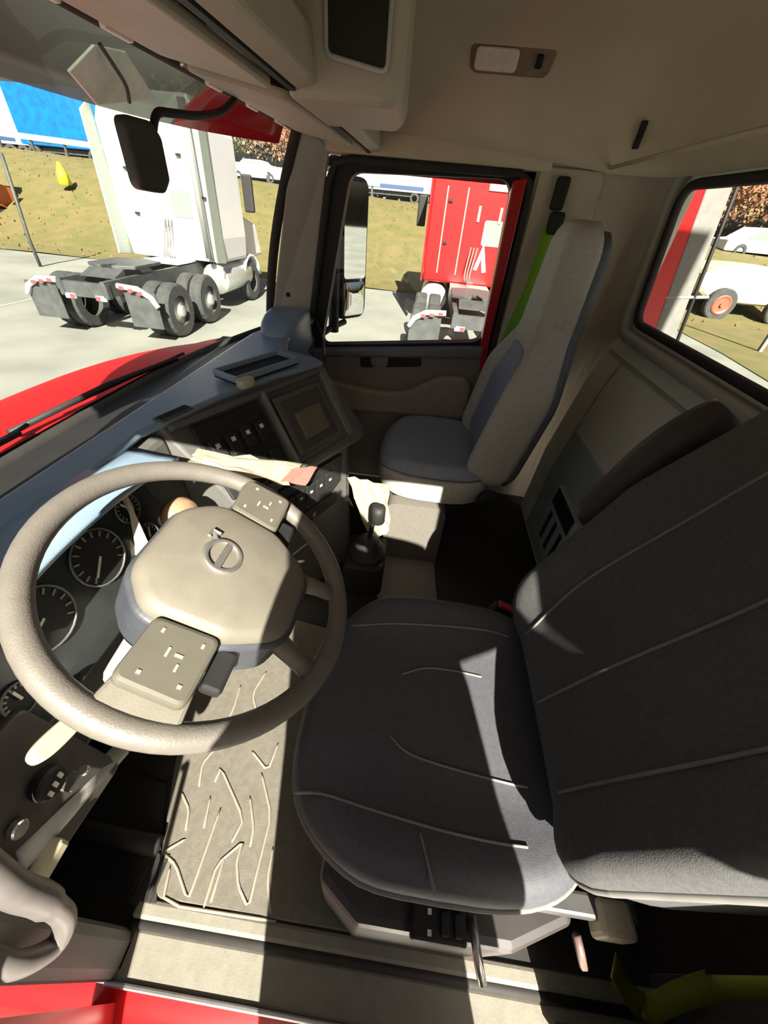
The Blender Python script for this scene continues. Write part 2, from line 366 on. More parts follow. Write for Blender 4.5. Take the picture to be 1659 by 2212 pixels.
# ------------------------------------------------------------------ passenger door
WIN = rpoly([(0.505, 0.765), (0.368, 1.432), (-0.270, 1.455), (-0.288, 0.862)], [0.03, 0.06, 0.06, 0.06])
DOUT = rpoly([(0.575, 0.735), (0.440, 1.472), (-0.338, 1.482), (-0.338, 0.835)], [0.02, 0.08, 0.05, 0.01])
d1 = struct('door_1', ring_panel(DOUT, WIN, 1.0, 1.06, 'x'), BLACK, 'passenger door with framed side window')
obj('door_panel', G().prism([(0.575, 0.02), (0.575, 0.735), (-0.338, 0.835), (-0.338, 0.02)], 0.985, 1.05, 'x'), DOORP, d1, bevel=0.012)
obj('window_ledge', G().prism([(0.55, 0.715), (0.55, 0.752), (-0.30, 0.852), (-0.30, 0.795)], 0.955, 1.0, 'x'), mat('door_ledge', (0.13, 0.14, 0.15), 0.4), d1, bevel=0.012)
obj('red_frame', G().prism([(-0.283, 0.83), (-0.266, 1.452), (-0.318, 1.462), (-0.322, 0.70)], 0.968, 1.02, 'x'), REDP, d1, bevel=0.006, label='red painted inner door frame')
obj('door_seal', G().tube([(0.985, y, z) for y, z in [(0.575, 0.5), (0.565, 0.76), (0.52, 1.02), (0.452, 1.40), (0.425, 1.455), (0.36, 1.468), (-0.29, 1.472), (-0.33, 1.45), (-0.338, 1.38), (-0.342, 0.8), (-0.342, 0.3)]], 0.014, 8), RUBBER, d1, smooth=True)
obj('window_glass', G().add([(1.03, y, z) for y, z in WIN], [tuple(range(len(WIN)))]), GLASS, d1)
arm = [(0.50, 0.62), (0.36, 0.60), (0.20, 0.585), (0.05, 0.60), (-0.05, 0.66), (-0.12, 0.70), (-0.24, 0.71), (-0.28, 0.66), (-0.28, 0.48), (0.50, 0.45)]
obj('armrest', G().prism(arm, 0.93, 0.99, 'x'), mat('door_armrest', (0.26, 0.225, 0.19), 0.6), d1, bevel=0.02, seg=3)
obj('pull_recess', G().prism(rpoly([(0.30, 0.68), (0.30, 0.745), (0.0, 0.78), (-0.02, 0.72)], 0.02), 0.980, 0.99, 'x'), BLACK, d1, bevel=0.004)
obj('speaker_grille', G().lathe([(0.045, 0), (0.045, 0.006), (0.03, 0.008)], 20, frame((0.981, 0.20, 0.73), (0, -1, 0), (0, 0, 1))), DOORP, d1)

# right seat-belt upper housing + hook are added below with the seats

# ================================================================== DASHBOARD
db = thing('dashboard', 'dark wraparound truck dashboard with sky-tinted grey top below the windshield', 'dashboard', (0, 0.62, 0.0))
# driver side and passenger side bodies
obj('driver_section', G().prism([(0.63, 0.42), (0.545, 0.47), (0.600, 0.86), (0.70, 0.865), (0.95, 0.765), (0.95, 0.42)], -0.97, -0.20, 'x'), DASH, db, bevel=0.015)
obj('passenger_section', G().prism([(0.66, 0.40), (0.56, 0.48), (0.53, 0.80), (0.56, 0.872), (0.68, 0.865), (0.80, 0.80), (0.95, 0.765), (0.95, 0.40)], 0.40, 0.985, 'x'), DASH, db, bevel=0.02)
ct = [(-0.22, 0.70), (-0.20, 0.604), (0.0, 0.542), (0.2, 0.45), (0.335, 0.352), (0.375, 0.345), (0.405, 0.375), (0.45, 0.70)]
cl = [(-0.22, 0.70), (-0.20, 0.45), (0.0, 0.346), (0.2, 0.242), (0.31, 0.184), (0.355, 0.175), (0.395, 0.215), (0.45, 0.70)]
cl2 = [(-0.21, 0.69), (-0.19, 0.50), (0.0, 0.396), (0.2, 0.292), (0.29, 0.24), (0.33, 0.235), (0.36, 0.265), (0.42, 0.69)]
cb = [(-0.21, 0.69), (-0.19, 0.52), (0.0, 0.38), (0.2, 0.27), (0.27, 0.22), (0.31, 0.21), (0.34, 0.25), (0.42, 0.69)]
obj('center_console', G().rings([[(x, y, 0.0) for x, y in cb], [(x, y, 0.60) for x, y in cl2], [(x, y, 0.635) for x, y in cl], [(x, y, 0.66) for x, y in cl], [(x, y, 0.875) for x, y in ct], [(x, y * .999 + .004, 0.882) for x, y in ct]]), DASH, db, bevel=0.008)
# soft top pad (grey, tinted by painted sky reflection), follows the driver-facing edge
pad = [(-0.97, 0.70), (-0.97, 0.605), (-0.60, 0.600), (-0.25, 0.618), (-0.195, 0.600), (0.0, 0.538), (0.2, 0.446), (0.30, 0.375), (0.37, 0.338), (0.41, 0.375), (0.46, 0.50), (0.60, 0.54), (0.97, 0.53), (0.97, 0.62), (0.62, 0.70)]
obj('top_pad', G().prism(pad, 0.872, 0.892, 'z'), DASHTOP, db, bevel=0.009, seg=3, label='soft grey dash top tinted with sky reflection')
obj('corner_pod', pillow(superel(0.19, 0.085, 2.6, 40, 0.78, 0.60), (0.78, 0.60), lambda x, y: 0.955 - 1.0 * (x - 0.80) ** 2, 0.07, 0.03), DASHTOP, db, smooth=True, label='raised corner pod')
# sloping driver-facing panel: local frame on A-B-C-D
A = Vector((-0.195, 0.604, 0.880)); B = Vector((0.355, 0.345, 0.880)); Dp = Vector((-0.195, 0.448, 0.660))
TF = frame(A, B - A, Dp - A); LU = (B - A).length; LV = (Dp - A).length     # local x along the top, local y down the slope
nz = 1.0 if (TF.to_3x3() @ Vector((0, 0, 1))).y < 0 else -1.0
def onp(name, u, v, du, dv, h, m, parent=None, bevel=0.004, z0=0.0, **k):
    return obj(name, G().box((u, v, nz * (z0 + h / 2)), (du, dv, h), TF), m, parent or db, bevel=bevel, **k)
pf = onp('panel_frame', LU * .5, LV * .05, LU * .98, 0.016, 0.022, DASH)
onp('panel_frame', LU * .5, LV * .97, LU * .98, 0.016, 0.022, DASH)
onp('panel_frame', LU * .965, LV * .5, 0.03, LV * .92, 0.022, mat('panel_rim', (0.13, 0.13, 0.12), 0.45))
onp('panel_divider', LU * .50, LV * .5, 0.012, LV * .92, 0.030, mat('panel_rim', (0.13, 0.13, 0.12), 0.45), label='pale divider strip')
bn = onp('storage_bin', LU * .73, LV * .52, LU * .36, LV * .74, 0.012, DASH, label='square storage bin')
onp('bin_recess', LU * .73, LV * .52, LU * .31, LV * .62, 0.014, mat('bin_inside', (0.055, 0.05, 0.04), 0.7), bn, label='dark bin recess')
onp('bin_tray', LU * .73, LV * .56, LU * .20, LV * .34, 0.022, mat('bin_tray', (0.12, 0.10, 0.065), 0.6), bn, label='olive bin insert')
sp = onp('switch_panel', LU * .28, LV * .50, LU * .38, LV * .80, 0.010, BLACK, label='black switch panel')
for i in range(4):
    for j in range(2):
        q = onp('switch', LU * (.15 + .085 * i), LV * (.40 + .34 * j), LU * .065, LV * .24, 0.020, BLACK, sp)
        if j == 0 or i < 2: onp('switch_icon', LU * (.15 + .085 * i), LV * (.36 + .34 * j), 0.012, 0.012, 0.002, ICON, sp, bevel=0, z0=0.020)
# lower switch face below the lip (vertical)
TL = frame((0.0, 0.396 - .004, 0.60), (0.2, -0.104, 0), (0, 0.03, -0.60)); nl = 1.0 if (TL.to_3x3() @ Vector((0, 0, 1))).y < 0 else -1.0
def onl(name, u, v, du, dv, h, m, parent=None, z0=0.0, bevel=0.003, **k):
    return obj(name, G().box((u, v, nl * (z0 + h / 2)), (du, dv, h), TL), m, parent or db, bevel=bevel, **k)
lp = onl('lower_switch_panel', 0.10, 0.14, 0.40, 0.26, 0.010, BLACK, label='black lower switch panel')
for i in range(6):
    onl('switch', -0.04 + 0.052 * i, 0.09, 0.042, 0.07, 0.018, BLACK, lp); onl('switch_icon', -0.04 + 0.052 * i, 0.085, 0.012, 0.008, 0.002, ICON, lp, z0=0.018, bevel=0)
onl('heater_panel', 0.10, 0.20, 0.34, 0.06, 0.016, RUBBER, lp)
onl('shelf_strip', 0.14, 0.33, 0.34, 0.012, 0.02, TRIMG, label='grey shelf edge')

# instrument cluster behind the wheel
TCl = frame((-0.56, 0.578, 0.745), (1, 0, 0), (0, 0.28, 1)); nc = 1.0 if (TCl.to_3x3() @ Vector((0, 0, 1))).y < 0 else -1.0
clu = obj('instrument_cluster', G().prism(rpoly([(-0.25, -0.13), (0.25, -0.13), (0.22, 0.12), (-0.22, 0.12)], 0.04), -0.02, nc * 0.012, 'z', TCl), mat('cluster_face', (0.03, 0.035, 0.035), 0.25), db, bevel=0.006, label='black instrument cluster')
def gauge(u, v, r, ang):
    T = TCl @ Matrix.Translation((u, v, nc * 0.012))
    if nc < 0: T = T @ Matrix.Rotation(math.pi, 4, 'X')
    gg = obj('gauge', G().lathe([(r, 0), (r, 0.004)], 28, T), BLACK, clu)
    obj('gauge_ring', G().tube([(r * math.cos(a), r * math.sin(a), 0.005) for a in [2 * math.pi * i / 28 for i in range(28)]], 0.0022, 6, closed=True, T=T), mat('gauge_ring', (0.12, 0.12, 0.115), .4), gg, smooth=True)
    tk = G()
    for i in range(13):
        a = R(-40 + 260 * i / 12); tk.box((r * .82, 0, 0.0052), (r * .2, 0.003, 0.002), T @ Matrix.Rotation(a, 4, 'Z'))
    tk = obj('dial_marks', tk, mat('dial_print', (0.22, 0.24, 0.22), .6), gg); tk['kind'] = 'stuff'
    obj('needle', G().box((r * .35, 0, 0.008), (r * .75, 0.004, 0.002), T @ Matrix.Rotation(R(ang), 4, 'Z')), ICON, gg)
gauge(0.03, 0.02, 0.056, 220); gauge(-0.11, 0.015, 0.056, 200); gauge(0.145, 0.05, 0.03, 120); gauge(0.145, -0.03, 0.03, 60); gauge(-0.21, -0.05, 0.026, 90)
obj('binnacle_hood', G().grid(lambda u, v: (-0.83 + 0.54 * u, 0.62 - 0.105 * v, 0.872 + 0.03 * math.sin(math.pi * u) - 0.01 * v), 16, 3), DASHTOP, db, smooth=True).modifiers.new('t', 'SOLIDIFY').thickness = 0.012
# cream wedge trim right of the cluster and round tan knob
pw = [at(270, 1060, y=0.56), at(330, 1190, y=0.53), at(295, 1200, y=0.55), at(290, 1095, y=0.57)]
obj('cluster_trim', G().rings([[tuple(p) for p in pw], [tuple(p + Vector((0.01, 0.03, -0.02))) for p in pw]]), CREAM, db, bevel=0.003, label='cream trim wedge')
c = at(385, 1115, y=0.52); kn = obj('round_vent', G().lathe([(0.045, 0), (0.045, 0.02), (0.036, 0.034), (0.01, 0.04)], 24, frame(tuple(c), (1, -0.25, 0), (0, 0.4, 1)) @ Matrix.Rotation(0, 4, 'X')), TAN, db, smooth=True, label='tan round air vent')
c = at(270, 1055, y=0.585); obj('warning_lamp', G().box(tuple(c), (0.05, 0.01, 0.02)), ORANGE, db, bevel=0.004, label='amber warning lamp strip')

# left lower switch panel with ignition key
TLk = frame((-0.86, 0.545, 0.53), (1, 0, 0), (0, 0.12, 1)); nk = 1.0 if (TLk.to_3x3() @ Vector((0, 0, 1))).y < 0 else -1.0
klp = obj('ignition_panel', G().prism(rpoly([(-0.105, -0.10), (0.10, -0.13), (0.08, 0.17), (-0.105, 0.17)], 0.02), 0.0, nk * 0.03, 'z', TLk), mat('ignition_panel', (0.05, 0.043, 0.04), 0.55), db, bevel=0.006)
edge = [at(250, 1630, y=0.515), at(60, 1830, y=0.515)]
obj('panel_edge', G().tube([tuple(edge[0] + Vector((.02, 0, -.012))), tuple(edge[1] + Vector((-.02, 0, .0)))], 0.022, 8, flat=(1.1, 0.6)), TRIMG, db, smooth=True, label='grey edge rail')
def disc(name, p, r, h, m, parent, label=None, n=20, d=(0, -1, 0.12)):
    d = Vector(d).normalized(); u = Vector((1, 0, 0)); u = (u - d * u.dot(d)).normalized(); v = d.cross(u)
    return obj(name, G().lathe([(r, 0), (r, h * .8), (r * .85, h)], n, frame(tuple(p), u, v)), m, parent, smooth=False, label=label)
c = at(95, 1690, y=0.515); ig = disc('ignition_switch', c, 0.026, 0.018, BLACK, db)
for k in range(3): obj('switch_mark', G().box((c.x - 0.012 + 0.012 * k, c.y - 0.020, c.z + 0.004 * (k - 1)), (0.006, 0.003, 0.012)), ICON, ig)
c2 = at(155, 1688, y=0.50); obj('ignition_key', G().box(tuple(c2), (0.030, 0.020, 0.007)).lathe([(0.009, -0.004), (0.009, 0.004)], 12, frame((c2.x + .018, c2.y - .008, c2.z), (1, 0, 0), (0, 1, 0))), SILVER, db, bevel=0.002, label='metal ignition key')
c3 = at(32, 1790, y=0.515); disc('panel_button', c3, 0.013, 0.012, SILVER, db, 'round pale button')
c4 = at(70, 1835, y=0.52); obj('lower_tray', G().box((c4.x - .03, c4.y - .005, c4.z - .02), (0.10, 0.06, 0.03)), CREAM, db, bevel=0.006, label='cream lower tray')
# stalk left of the column
c5 = at(125, 1590, y=0.47)
st = thing('control_stalk', 'cream paddle-shaped control stalk below the steering wheel rim at the left', 'stalk', tuple(c5))
obj('paddle', pillow(superel(0.040, 0.016, 2.6, 28), (0, 0), lambda x, y: 0.006, 0.014, 0.005, frame(tuple(c5), (0.95, -0.1, -0.25), (0.1, 0.6, 0.6))), CREAM, st, smooth=True)
obj('stem', G().tube([tuple(c5 + Vector((0.03, 0.0, -0.01))), tuple(c5 + Vector((0.10, 0.06, -0.03)))], 0.008), BLACK, st, smooth=True)

# ------------------------------------------------------------------ things lying on / beside the dash
def crumple(name, label, corners, m, seed, amp=0.02, n=7, cat='paper', m2=None):
    rnd = random.Random(seed); C4 = [Vector(p) for p in corners]
    H = [[rnd.uniform(-amp, amp) for _ in range(n + 1)] for _ in range(n + 1)]
    def f(u, v):
        p = C4[0] * (1 - u) * (1 - v) + C4[1] * u * (1 - v) + C4[2] * u * v + C4[3] * (1 - u) * v
        i, j = round(u * n), round(v * n); return tuple(p + Vector((rnd.uniform(-amp, amp) * .5, rnd.uniform(-amp, amp) * .5, abs(H[i][j]))))
    o = obj(name, G().grid(f, n, n), m); o.modifiers.new('t', 'SOLIDIFY').thickness = 0.002
    return tag(o, label, cat)
def atp(px, py, h):
    d = M3 @ Vector((px - CX, -(py - CY), -F_PX)); n = (TF.to_3x3() @ Vector((0, 0, nz))); o = TF @ Vector((0, 0, nz * h))
    return CAM + d * ((o - CAM).dot(n) / d.dot(n))
crumple('crumpled_paper', 'crumpled cream paper on the dash ledge above the steering wheel', [atp(405, 1000, .045), atp(625, 1055, .05), atp(650, 1005, .04), atp(430, 978, .035)], PAPER, 3, 0.014)
crumple('pink_receipt', 'pinkish folded receipt at the right end of the crumpled papers', [atp(605, 1040, .055), atp(660, 1052, .055), atp(685, 1010, .05), atp(640, 1010, .055)], PINK, 5, 0.006, 4)
# small things on the dash top
c = at(560, 800, z=0.895); t = thing('dash_tray', 'dark shallow tray on the sky-tinted dash top near the passenger corner', 'tray', tuple(c))
TT = frame(tuple(c), (0.88, -0.42, 0), (0.42, 0.88, 0))
obj('tray_base', G().box((0, 0, 0.006), (0.27, 0.10, 0.012), TT), BLACK, t, bevel=0.004)
for sx, sy, dx, dy in ((0, -.048, .27, .008), (0, .048, .27, .008), (-.132, 0, .008, .10), (.132, 0, .008, .10)): obj('tray_rim', G().box((sx, sy, 0.016), (dx, dy, 0.02), TT), DASHTOP, t, bevel=0.003)
c = at(530, 824, z=0.915); tag(obj('key_fob', pillow(superel(0.028, 0.016, 3, 28), (0, 0), lambda x, y: 0.010, 0.016, 0.006, frame(tuple(c), (0.88, -0.42, 0), (0.42, 0.88, 0))), CREAM, smooth=True), 'cream key fob in the dark dash tray', 'key fob')
c = at(375, 893, z=0.893); t2 = thing('dash_vent', 'narrow dark air vent in the dash top above the switch panel', 'vent', tuple(c))
TV = frame(tuple(c), (0.95, -0.3, 0), (0.3, 0.95, 0)); obj('vent_frame', G().box((0, 0, 0.0), (0.10, 0.03, 0.006), TV), DASH, t2, bevel=0.002)
for k in range(4): obj('vane', G().box((0, -0.009 + .006 * k, 0.003), (0.09, 0.002, 0.003), TV), BLACK, t2)
# curved cable/grab loop by the passenger pillar
pts = [at(650, 668, x=0.93), at(680, 690, x=0.91), at(697, 735, x=0.88), at(700, 775, z=0.885)]
tag(obj('coiled_cable', G().tube(curve(pts, 6), 0.007, 8), BLACK, smooth=True), 'thin black cable looping from the pillar to the dash corner', 'cable')
c = at(672, 757, z=0.925); disc('pod_knob', c, 0.014, 0.014, BLACK, db, d=(-0.6, -0.6, 0.5))

# shifter, papers and box on the tunnel
sh = thing('gear_shifter', 'black gear shifter with boot between the dash and the passenger seat', 'gear shifter', (0.16, 0.11, 0.0))
obj('shifter_base', G().box((0.17, 0.12, 0.09), (0.20, 0.17, 0.18)), BLACK, sh, bevel=0.02)
obj('boot', G().lathe([(0.08, 0.18), (0.075, 0.20), (0.055, 0.205), (0.06, 0.225), (0.04, 0.235), (0.045, 0.255), (0.02, 0.27)], 20, Matrix.Translation((0.16, 0.11, 0))), RUBBER, sh, smooth=True)
obj('lever', G().tube([(0.16, 0.11, 0.26), (0.155, 0.10, 0.34), (0.15, 0.085, 0.40)], 0.010), BLACK, sh, smooth=True)
obj('knob', pillow(superel(0.035, 0.028, 2.3, 24), (0, 0), lambda x, y: 0.03 - 8 * x * x, 0.055, 0.02, Matrix.Translation((0.15, 0.08, 0.42))), BLACK, sh, smooth=True)
pa = [at(748, 1030, x=0.27), at(838, 1050, x=0.25), at(842, 1150, x=0.23), at(800, 1172, x=0.22)]
mp = crumple('folded_map', 'folded cream papers standing between the centre console and the shifter', pa, PAPER, 9, 0.012, 6)

# ------------------------------------------------------------------ floor mat with raised tree-line ridges
fm = thing('floor_mat', 'grey rubber floor mat with raised zigzag ridges beside the driver seat', 'floor mat', (-0.6, 0.4, 0.0))
obj('mat_base', G().prism(rpoly([(-0.918, -0.30), (-0.918, 0.462), (-0.66, 0.56), (-0.20, 0.70), (-0.10, 0.40), (-0.20, -0.30)], 0.03), 0.0, 0.010, 'z'), CARPET, fm, bevel=0.003)
RID = [[(464, 1690), (477, 1656), (527, 1770), (500, 1820)], [(477, 1745), (422, 1901), (405, 1943), (380, 1867), (350, 1842), (401, 1812)],
       [(439, 1964), (468, 1867), (527, 1816), (511, 1859), (515, 1914), (536, 1960), (553, 1892), (586, 1762), (565, 1669)],
       [(368, 1870), (352, 1952), (597, 1990)], [(392, 1711), (409, 1749), (401, 1795)], [(544, 1622), (578, 1665), (601, 1605)], [(470, 1600), (505, 1530), (520, 1480)], [(560, 1560), (545, 1500), (575, 1450)], [(430, 1700), (437, 1650), (470, 1610)], [(485, 1850), (470, 1900), (455, 1950)], [(590, 1830), (578, 1900), (585, 1975)], [(440, 1790), (455, 1720)], [(540, 1720), (548, 1790), (540, 1830)]]
for r in RID:
    q = [at(x, y, z=0.0105) for x, y in r]; q = [q[0]] + [p for a_, b_ in zip(q, q[1:]) for p in (a_ * .85 + b_ * .15, a_ * .15 + b_ * .85)] + [q[-1]]; obj('ridge', G().tube([tuple(p) for p in q], [0.0015] + [0.0036] * (len(q) - 2) + [0.0015], 8, flat=(0.8, 1.0)), RIDGE, fm, smooth=True)
fr = thing('footwell_liner', 'black ribbed footwell liner left of the floor mat', 'floor mat', (-0.85, 0.6, 0))
obj('liner_base', G().prism([(-0.935, 0.45), (-0.70, 0.56), (-0.66, 0.92), (-0.935, 0.92)], 0.001, 0.008, 'z'), RUBBER, fr)
rb = G()
for k in range(26): rb.box((-0.885, 0.47 + 0.013 * k, 0.010), (0.085, 0.006, 0.006))
rb = obj('ribs', rb, RUBBER, fr); rb['kind'] = 'stuff'
obj('kick_step', G().tube([(-0.83, 0.50, 0.02), (-0.82, 0.88, 0.02)], 0.022, 8), RUBBER, fr, smooth=True)
for nm, lab, x, dz in (('brake_pedal', 'black brake pedal in the dark footwell', -0.60, 0.05), ('accelerator_pedal', 'black accelerator pedal in the dark footwell', -0.46, 0.0)):
    t = thing(nm, lab, 'pedal', (x, 0.75, 0.0))
    obj('pad', G().box((0, 0, 0), (0.08, 0.11, 0.015), Matrix.Translation((x, 0.74, 0.12 + dz)) @ Matrix.Rotation(R(55), 4, 'X')), RUBBER, t, bevel=0.005)
    obj('arm', G().tube([(x, 0.76, 0.12 + dz), (x, 0.86, 0.10 + dz), (x, 0.95, 0.3)], 0.012), BLACK, t, smooth=True)

# grab handle beside the door opening at lower left
gh = thing('grab_handle', 'grey curved grab handle at the front edge of the open driver doorway', 'grab handle', (-0.98, 0.47, 0.4))
pts = curve([(-0.930, 0.49, 0.72), tuple(at(20, 1915, y=0.45)), tuple(at(95, 1945, y=0.44)), tuple(at(140, 1985, y=0.44)), tuple(at(115, 2045, y=0.45)), tuple(at(30, 2085, y=0.46)), (-1.02, 0.50, 0.50)], 6)
obj('grip', G().tube(pts, [0.020] * 14 + [0.016] * (len(pts) - 14), 12), mat('grab_handle', (0.11, 0.10, 0.095), 0.45), gh, smooth=True)
obj('mount', G().box((-0.99, 0.50, 0.60), (0.06, 0.03, 0.34)), BLACK, gh, bevel=0.01)

# ================================================================== STEERING WHEEL
WC = Vector((-0.61, 0.28, 0.86)); TW = frame(tuple(WC), (1, 0, 0), (0, math.cos(R(30)), math.sin(R(30))))
sw = thing('steering_wheel', 'large grey steering wheel with emblem hub and button pods in front of the driver seat', 'steering wheel', tuple(WC))
RW = 0.226
obj('rim', G().tube([(RW * math.cos(a), RW * math.sin(a), 0) for a in [2 * math.pi * i / 72 for i in range(72)]], 0.0175, 14, closed=True, flat=(0.95, 1.0), T=TW), WHEEL, sw, smooth=True)
hubp = rpoly([(-0.112, 0.055), (-0.062, 0.100), (0.062, 0.100), (0.112, 0.055), (0.108, -0.055), (0.066, -0.138), (-0.066, -0.138), (-0.108, -0.055)], 0.055, 6)
obj('airbag_cover', pillow(hubp, (0, -0.015), lambda x, y: 0.062 - 1.2 * (x * x + (y + .01) ** 2), 0.035, 0.016, TW, rows=7), HUB, sw, smooth=True, label='grey airbag cover')
obj('hub_back', pillow([(p[0] * 1.06, p[1] * 1.06) for p in hubp], (0, -0.015), lambda x, y: 0.026, 0.065, 0.01, TW, rows=3), mat('hub_back', (0.045, 0.05, 0.06), 0.5), sw, smooth=False)
# emblem: ring with diagonal arrow and a cross bar
Te = TW @ Matrix.Translation((-0.002, 0.004, 0.063)) @ Matrix.Rotation(R(4), 4, 'X')
em = obj('emblem', G().tube([(0.026 * math.cos(a), 0.026 * math.sin(a), 0) for a in [2 * math.pi * i / 28 for i in range(28)]], 0.0045, 8, closed=True, flat=(0.7, 1), T=Te), SILVER, sw, smooth=True, label='silver round emblem')
obj('emblem_bar', G().box((0, 0, 0.001), (0.050, 0.010, 0.003), Te), SILVER, em)
obj('emblem_arrow', G().tube([(0.019, 0.019, 0), (0.032, 0.032, 0)], 0.003, 6, T=Te).tube([(0.020, 0.033, 0), (0.033, 0.033, 0), (0.033, 0.020, 0)], 0.003, 6, T=Te), SILVER, em)
for sx in (-1, 1):
    sp_ = obj('spoke', G().rings([[(sx * x, y, z) for x, y, z in q] for q in (
        [(0.09, 0.035, 0.0), (0.09, 0.035, 0.032), (0.09, -0.055, 0.032), (0.09, -0.055, 0.0)],
        [(0.155, 0.034, -0.006), (0.155, 0.034, 0.024), (0.155, -0.052, 0.024), (0.155, -0.052, -0.006)],
        [(0.222, 0.048, -0.012), (0.222, 0.048, 0.010), (0.222, -0.060, 0.010), (0.222, -0.060, -0.012)])], T=TW), HUB, sw, bevel=0.006)
    pod = obj('button_pod', G().prism(rpoly([(sx * 0.112, 0.036), (sx * 0.198, 0.040), (sx * 0.202, -0.050), (sx * 0.108, -0.052)], 0.014), 0.022, 0.044, 'z', TW), POD, sp_, bevel=0.006, label='button pod')
    for ix, iy, dx, dy in ((0.128, 0.018, .008, .006), (0.150, 0.000, .016, .005), (0.150, -0.014, .005, .016), (0.128, -0.034, .008, .006), (0.182, 0.016, .006, .008), (0.182, -0.032, .006, .008), (0.164, -0.018, .012, .005)):
        obj('button_icon', G().box((sx * ix, iy, 0.0442), (dx * .75, dy * .65, 0.002), TW), mat('pod_icon', (0.28, 0.27, 0.23), 0.6), pod)
    obj('lower_spoke', G().tube([(sx * 0.055, -0.115, 0.012), (sx * 0.070, -0.165, 0.004), (sx * 0.082, -0.212, -0.002)], [0.020, 0.016, 0.018], 10, flat=(0.6, 1), T=TW), HUB, sw, smooth=True)
    obj('thumb_paddle', G().box((sx * 0.135, -0.070, 0.010), (0.06, 0.03, 0.02), TW), BLACK, sw, bevel=0.006)
col = obj('column_shroud', G().rings([[(hx * k, hy * k, zz) for hx, hy in rpoly([(-0.055, -0.045), (0.055, -0.045), (0.055, 0.045), (-0.055, 0.045)], 0.02, 4)] for zz, k in ((-0.045, 0.95), (-0.07, 1.2), (-0.16, 1.6), (-0.30, 1.8))], T=TW), TRIMG, sw, bevel=0.004, label='grey steering column shroud')
obj('turn_stalk', G().tube([(-0.05, 0.0, -0.09), (-0.12, 0.02, -0.075), (-0.185, 0.03, -0.06)], [0.008, 0.008, 0.012], 10, T=TW), BLACK, col, smooth=True)
obj('wiper_stalk', G().tube([(0.05, 0.0, -0.09), (0.13, 0.01, -0.075), (0.20, 0.02, -0.06)], [0.008, 0.010, 0.016], 10, T=TW), TRIMG, col, smooth=True)

# ================================================================== SEATS
SX = -0.605
ds = thing('driver_seat', 'dark navy driver seat with thin seams and a tall backrest in the foreground', 'seat', (SX, -0.15, 0.0))
def ctop(x, y):
    u = (x - SX) / 0.285; return 0.520 + 0.028 * sstep(0.45, 0.95, abs(u)) - 0.035 * sstep(0.02, 0.16, y) - 0.02 * sstep(-0.25, -0.44, y) * 0
def cout(a0, b0):
    out = []
    for (x, y) in superel(a0, b0, 3.2, 72):
        k = 1 - 0.10 * sstep(0.1, 0.3, y)          # narrower front
        out.append((SX + x * k, -0.140 + y))
    return out
CO = cout(0.288, 0.292)
obj('seat_cushion', pillow(CO, (SX, -0.155), ctop, 0.13, 0.045, bot=1.0, rows=14), SEATV, ds, smooth=True)
def seam_on(pxs, name='seam', r=0.0026):
    pts = []
    for q in curve([(p[0], p[1], 0) for p in pxs], 6):
        a = at(q.x, q.y, z=0.53); a = at(q.x, q.y, z=ctop(a.x, a.y) + 0.001); pts.append(tuple(a))
    obj(name, G().tube(pts, r, 6), SEAM, ds, smooth=True)
seam_on([(760, 1352), (850, 1347), (960, 1352), (1052, 1362), (1100, 1376)])
seam_on([(868, 1456), (920, 1443), (980, 1449), (1040, 1462)])
seam_on([(842, 1588), (880, 1625), (960, 1655), (1090, 1690), (1140, 1700)])
seam_on([(636, 1712), (700, 1716), (800, 1748), (940, 1790), (1060, 1818), (1140, 1830)])
seam_on([(908, 1800), (925, 1870), (938, 1925)])
# piping around the lower edge of the cushion
obj('piping', G().tube([(SX + (x - SX) * 1.003, -0.155 + (y + 0.155) * 1.003, ctop(x, y) - 0.055) for x, y in CO], 0.005, 6, closed=True), SEAM, ds, smooth=True)
# bent backrest
def spine(P0, th0, th1, L, s):
    n = 24; y, z = P0; ds_ = s / n
    for i in range(n):
        t = th0 + (th1 - th0) * max(0, min(1, (i + .5) * ds_ / L)); y -= math.sin(t) * ds_; z += math.cos(t) * ds_
    t = th0 + (th1 - th0) * max(0, min(1, s / L)); return y, z, t
def bend(g, xc, P0, th0, th1, L):
    out = []
    for (x, s, wv) in g.v:
        y, z, t = spine(P0, th0, th1, L, s); out.append((xc + x, y + wv * math.cos(t), z + wv * math.sin(t)))
    g.v = out; return g
BK = rpoly([(-0.262, 0.0), (0.262, 0.0), (0.288, 0.42), (0.235, 0.70), (0.150, 0.96), (-0.150, 0.96), (-0.235, 0.70), (-0.288, 0.42)], [0.11, 0.11, 0.2, 0.2, 0.08, 0.08, 0.2, 0.2], 7)
def btop(x, s): return 0.055 + 0.050 * sstep(0.45, 0.98, abs(x) / 0.288) + 0.025 * math.exp(-((s - 0.22) / 0.18) ** 2)
DB = (SX, (-0.362, 0.540), R(25), R(22), 0.96)
obj('backrest', bend(pillow(BK, (0, 0.46), btop, 0.075, 0.05, rows=16), *DB), SEATC, ds, smooth=True, label='charcoal backrest')
def bseam(pts, r=0.003): obj('seam', bend(G().tube([(p.x, p.y, btop(p.x, p.y) + 0.001) for p in curve([(a, b, 0) for a, b in pts], 8)], r, 6), *DB), SEAM, ds, smooth=True)
bseam([(0.15, 0.05), (0.165, 0.3), (0.155, 0.6), (0.11, 0.92)]); bseam([(0.0, 0.04), (-0.01, 0.3), (0.0, 0.9)]); bseam([(-0.15, 0.05), (-0.165, 0.3), (-0.155, 0.6), (-0.11, 0.92)])
obj('back_piping', bend(G().tube([(x * 1.0, 0.46 + (s - 0.46) * 1.0, btop(x, s) - 0.05) for x, s in BK], 0.006, 6, closed=True), *DB), SEAM, ds, smooth=True)
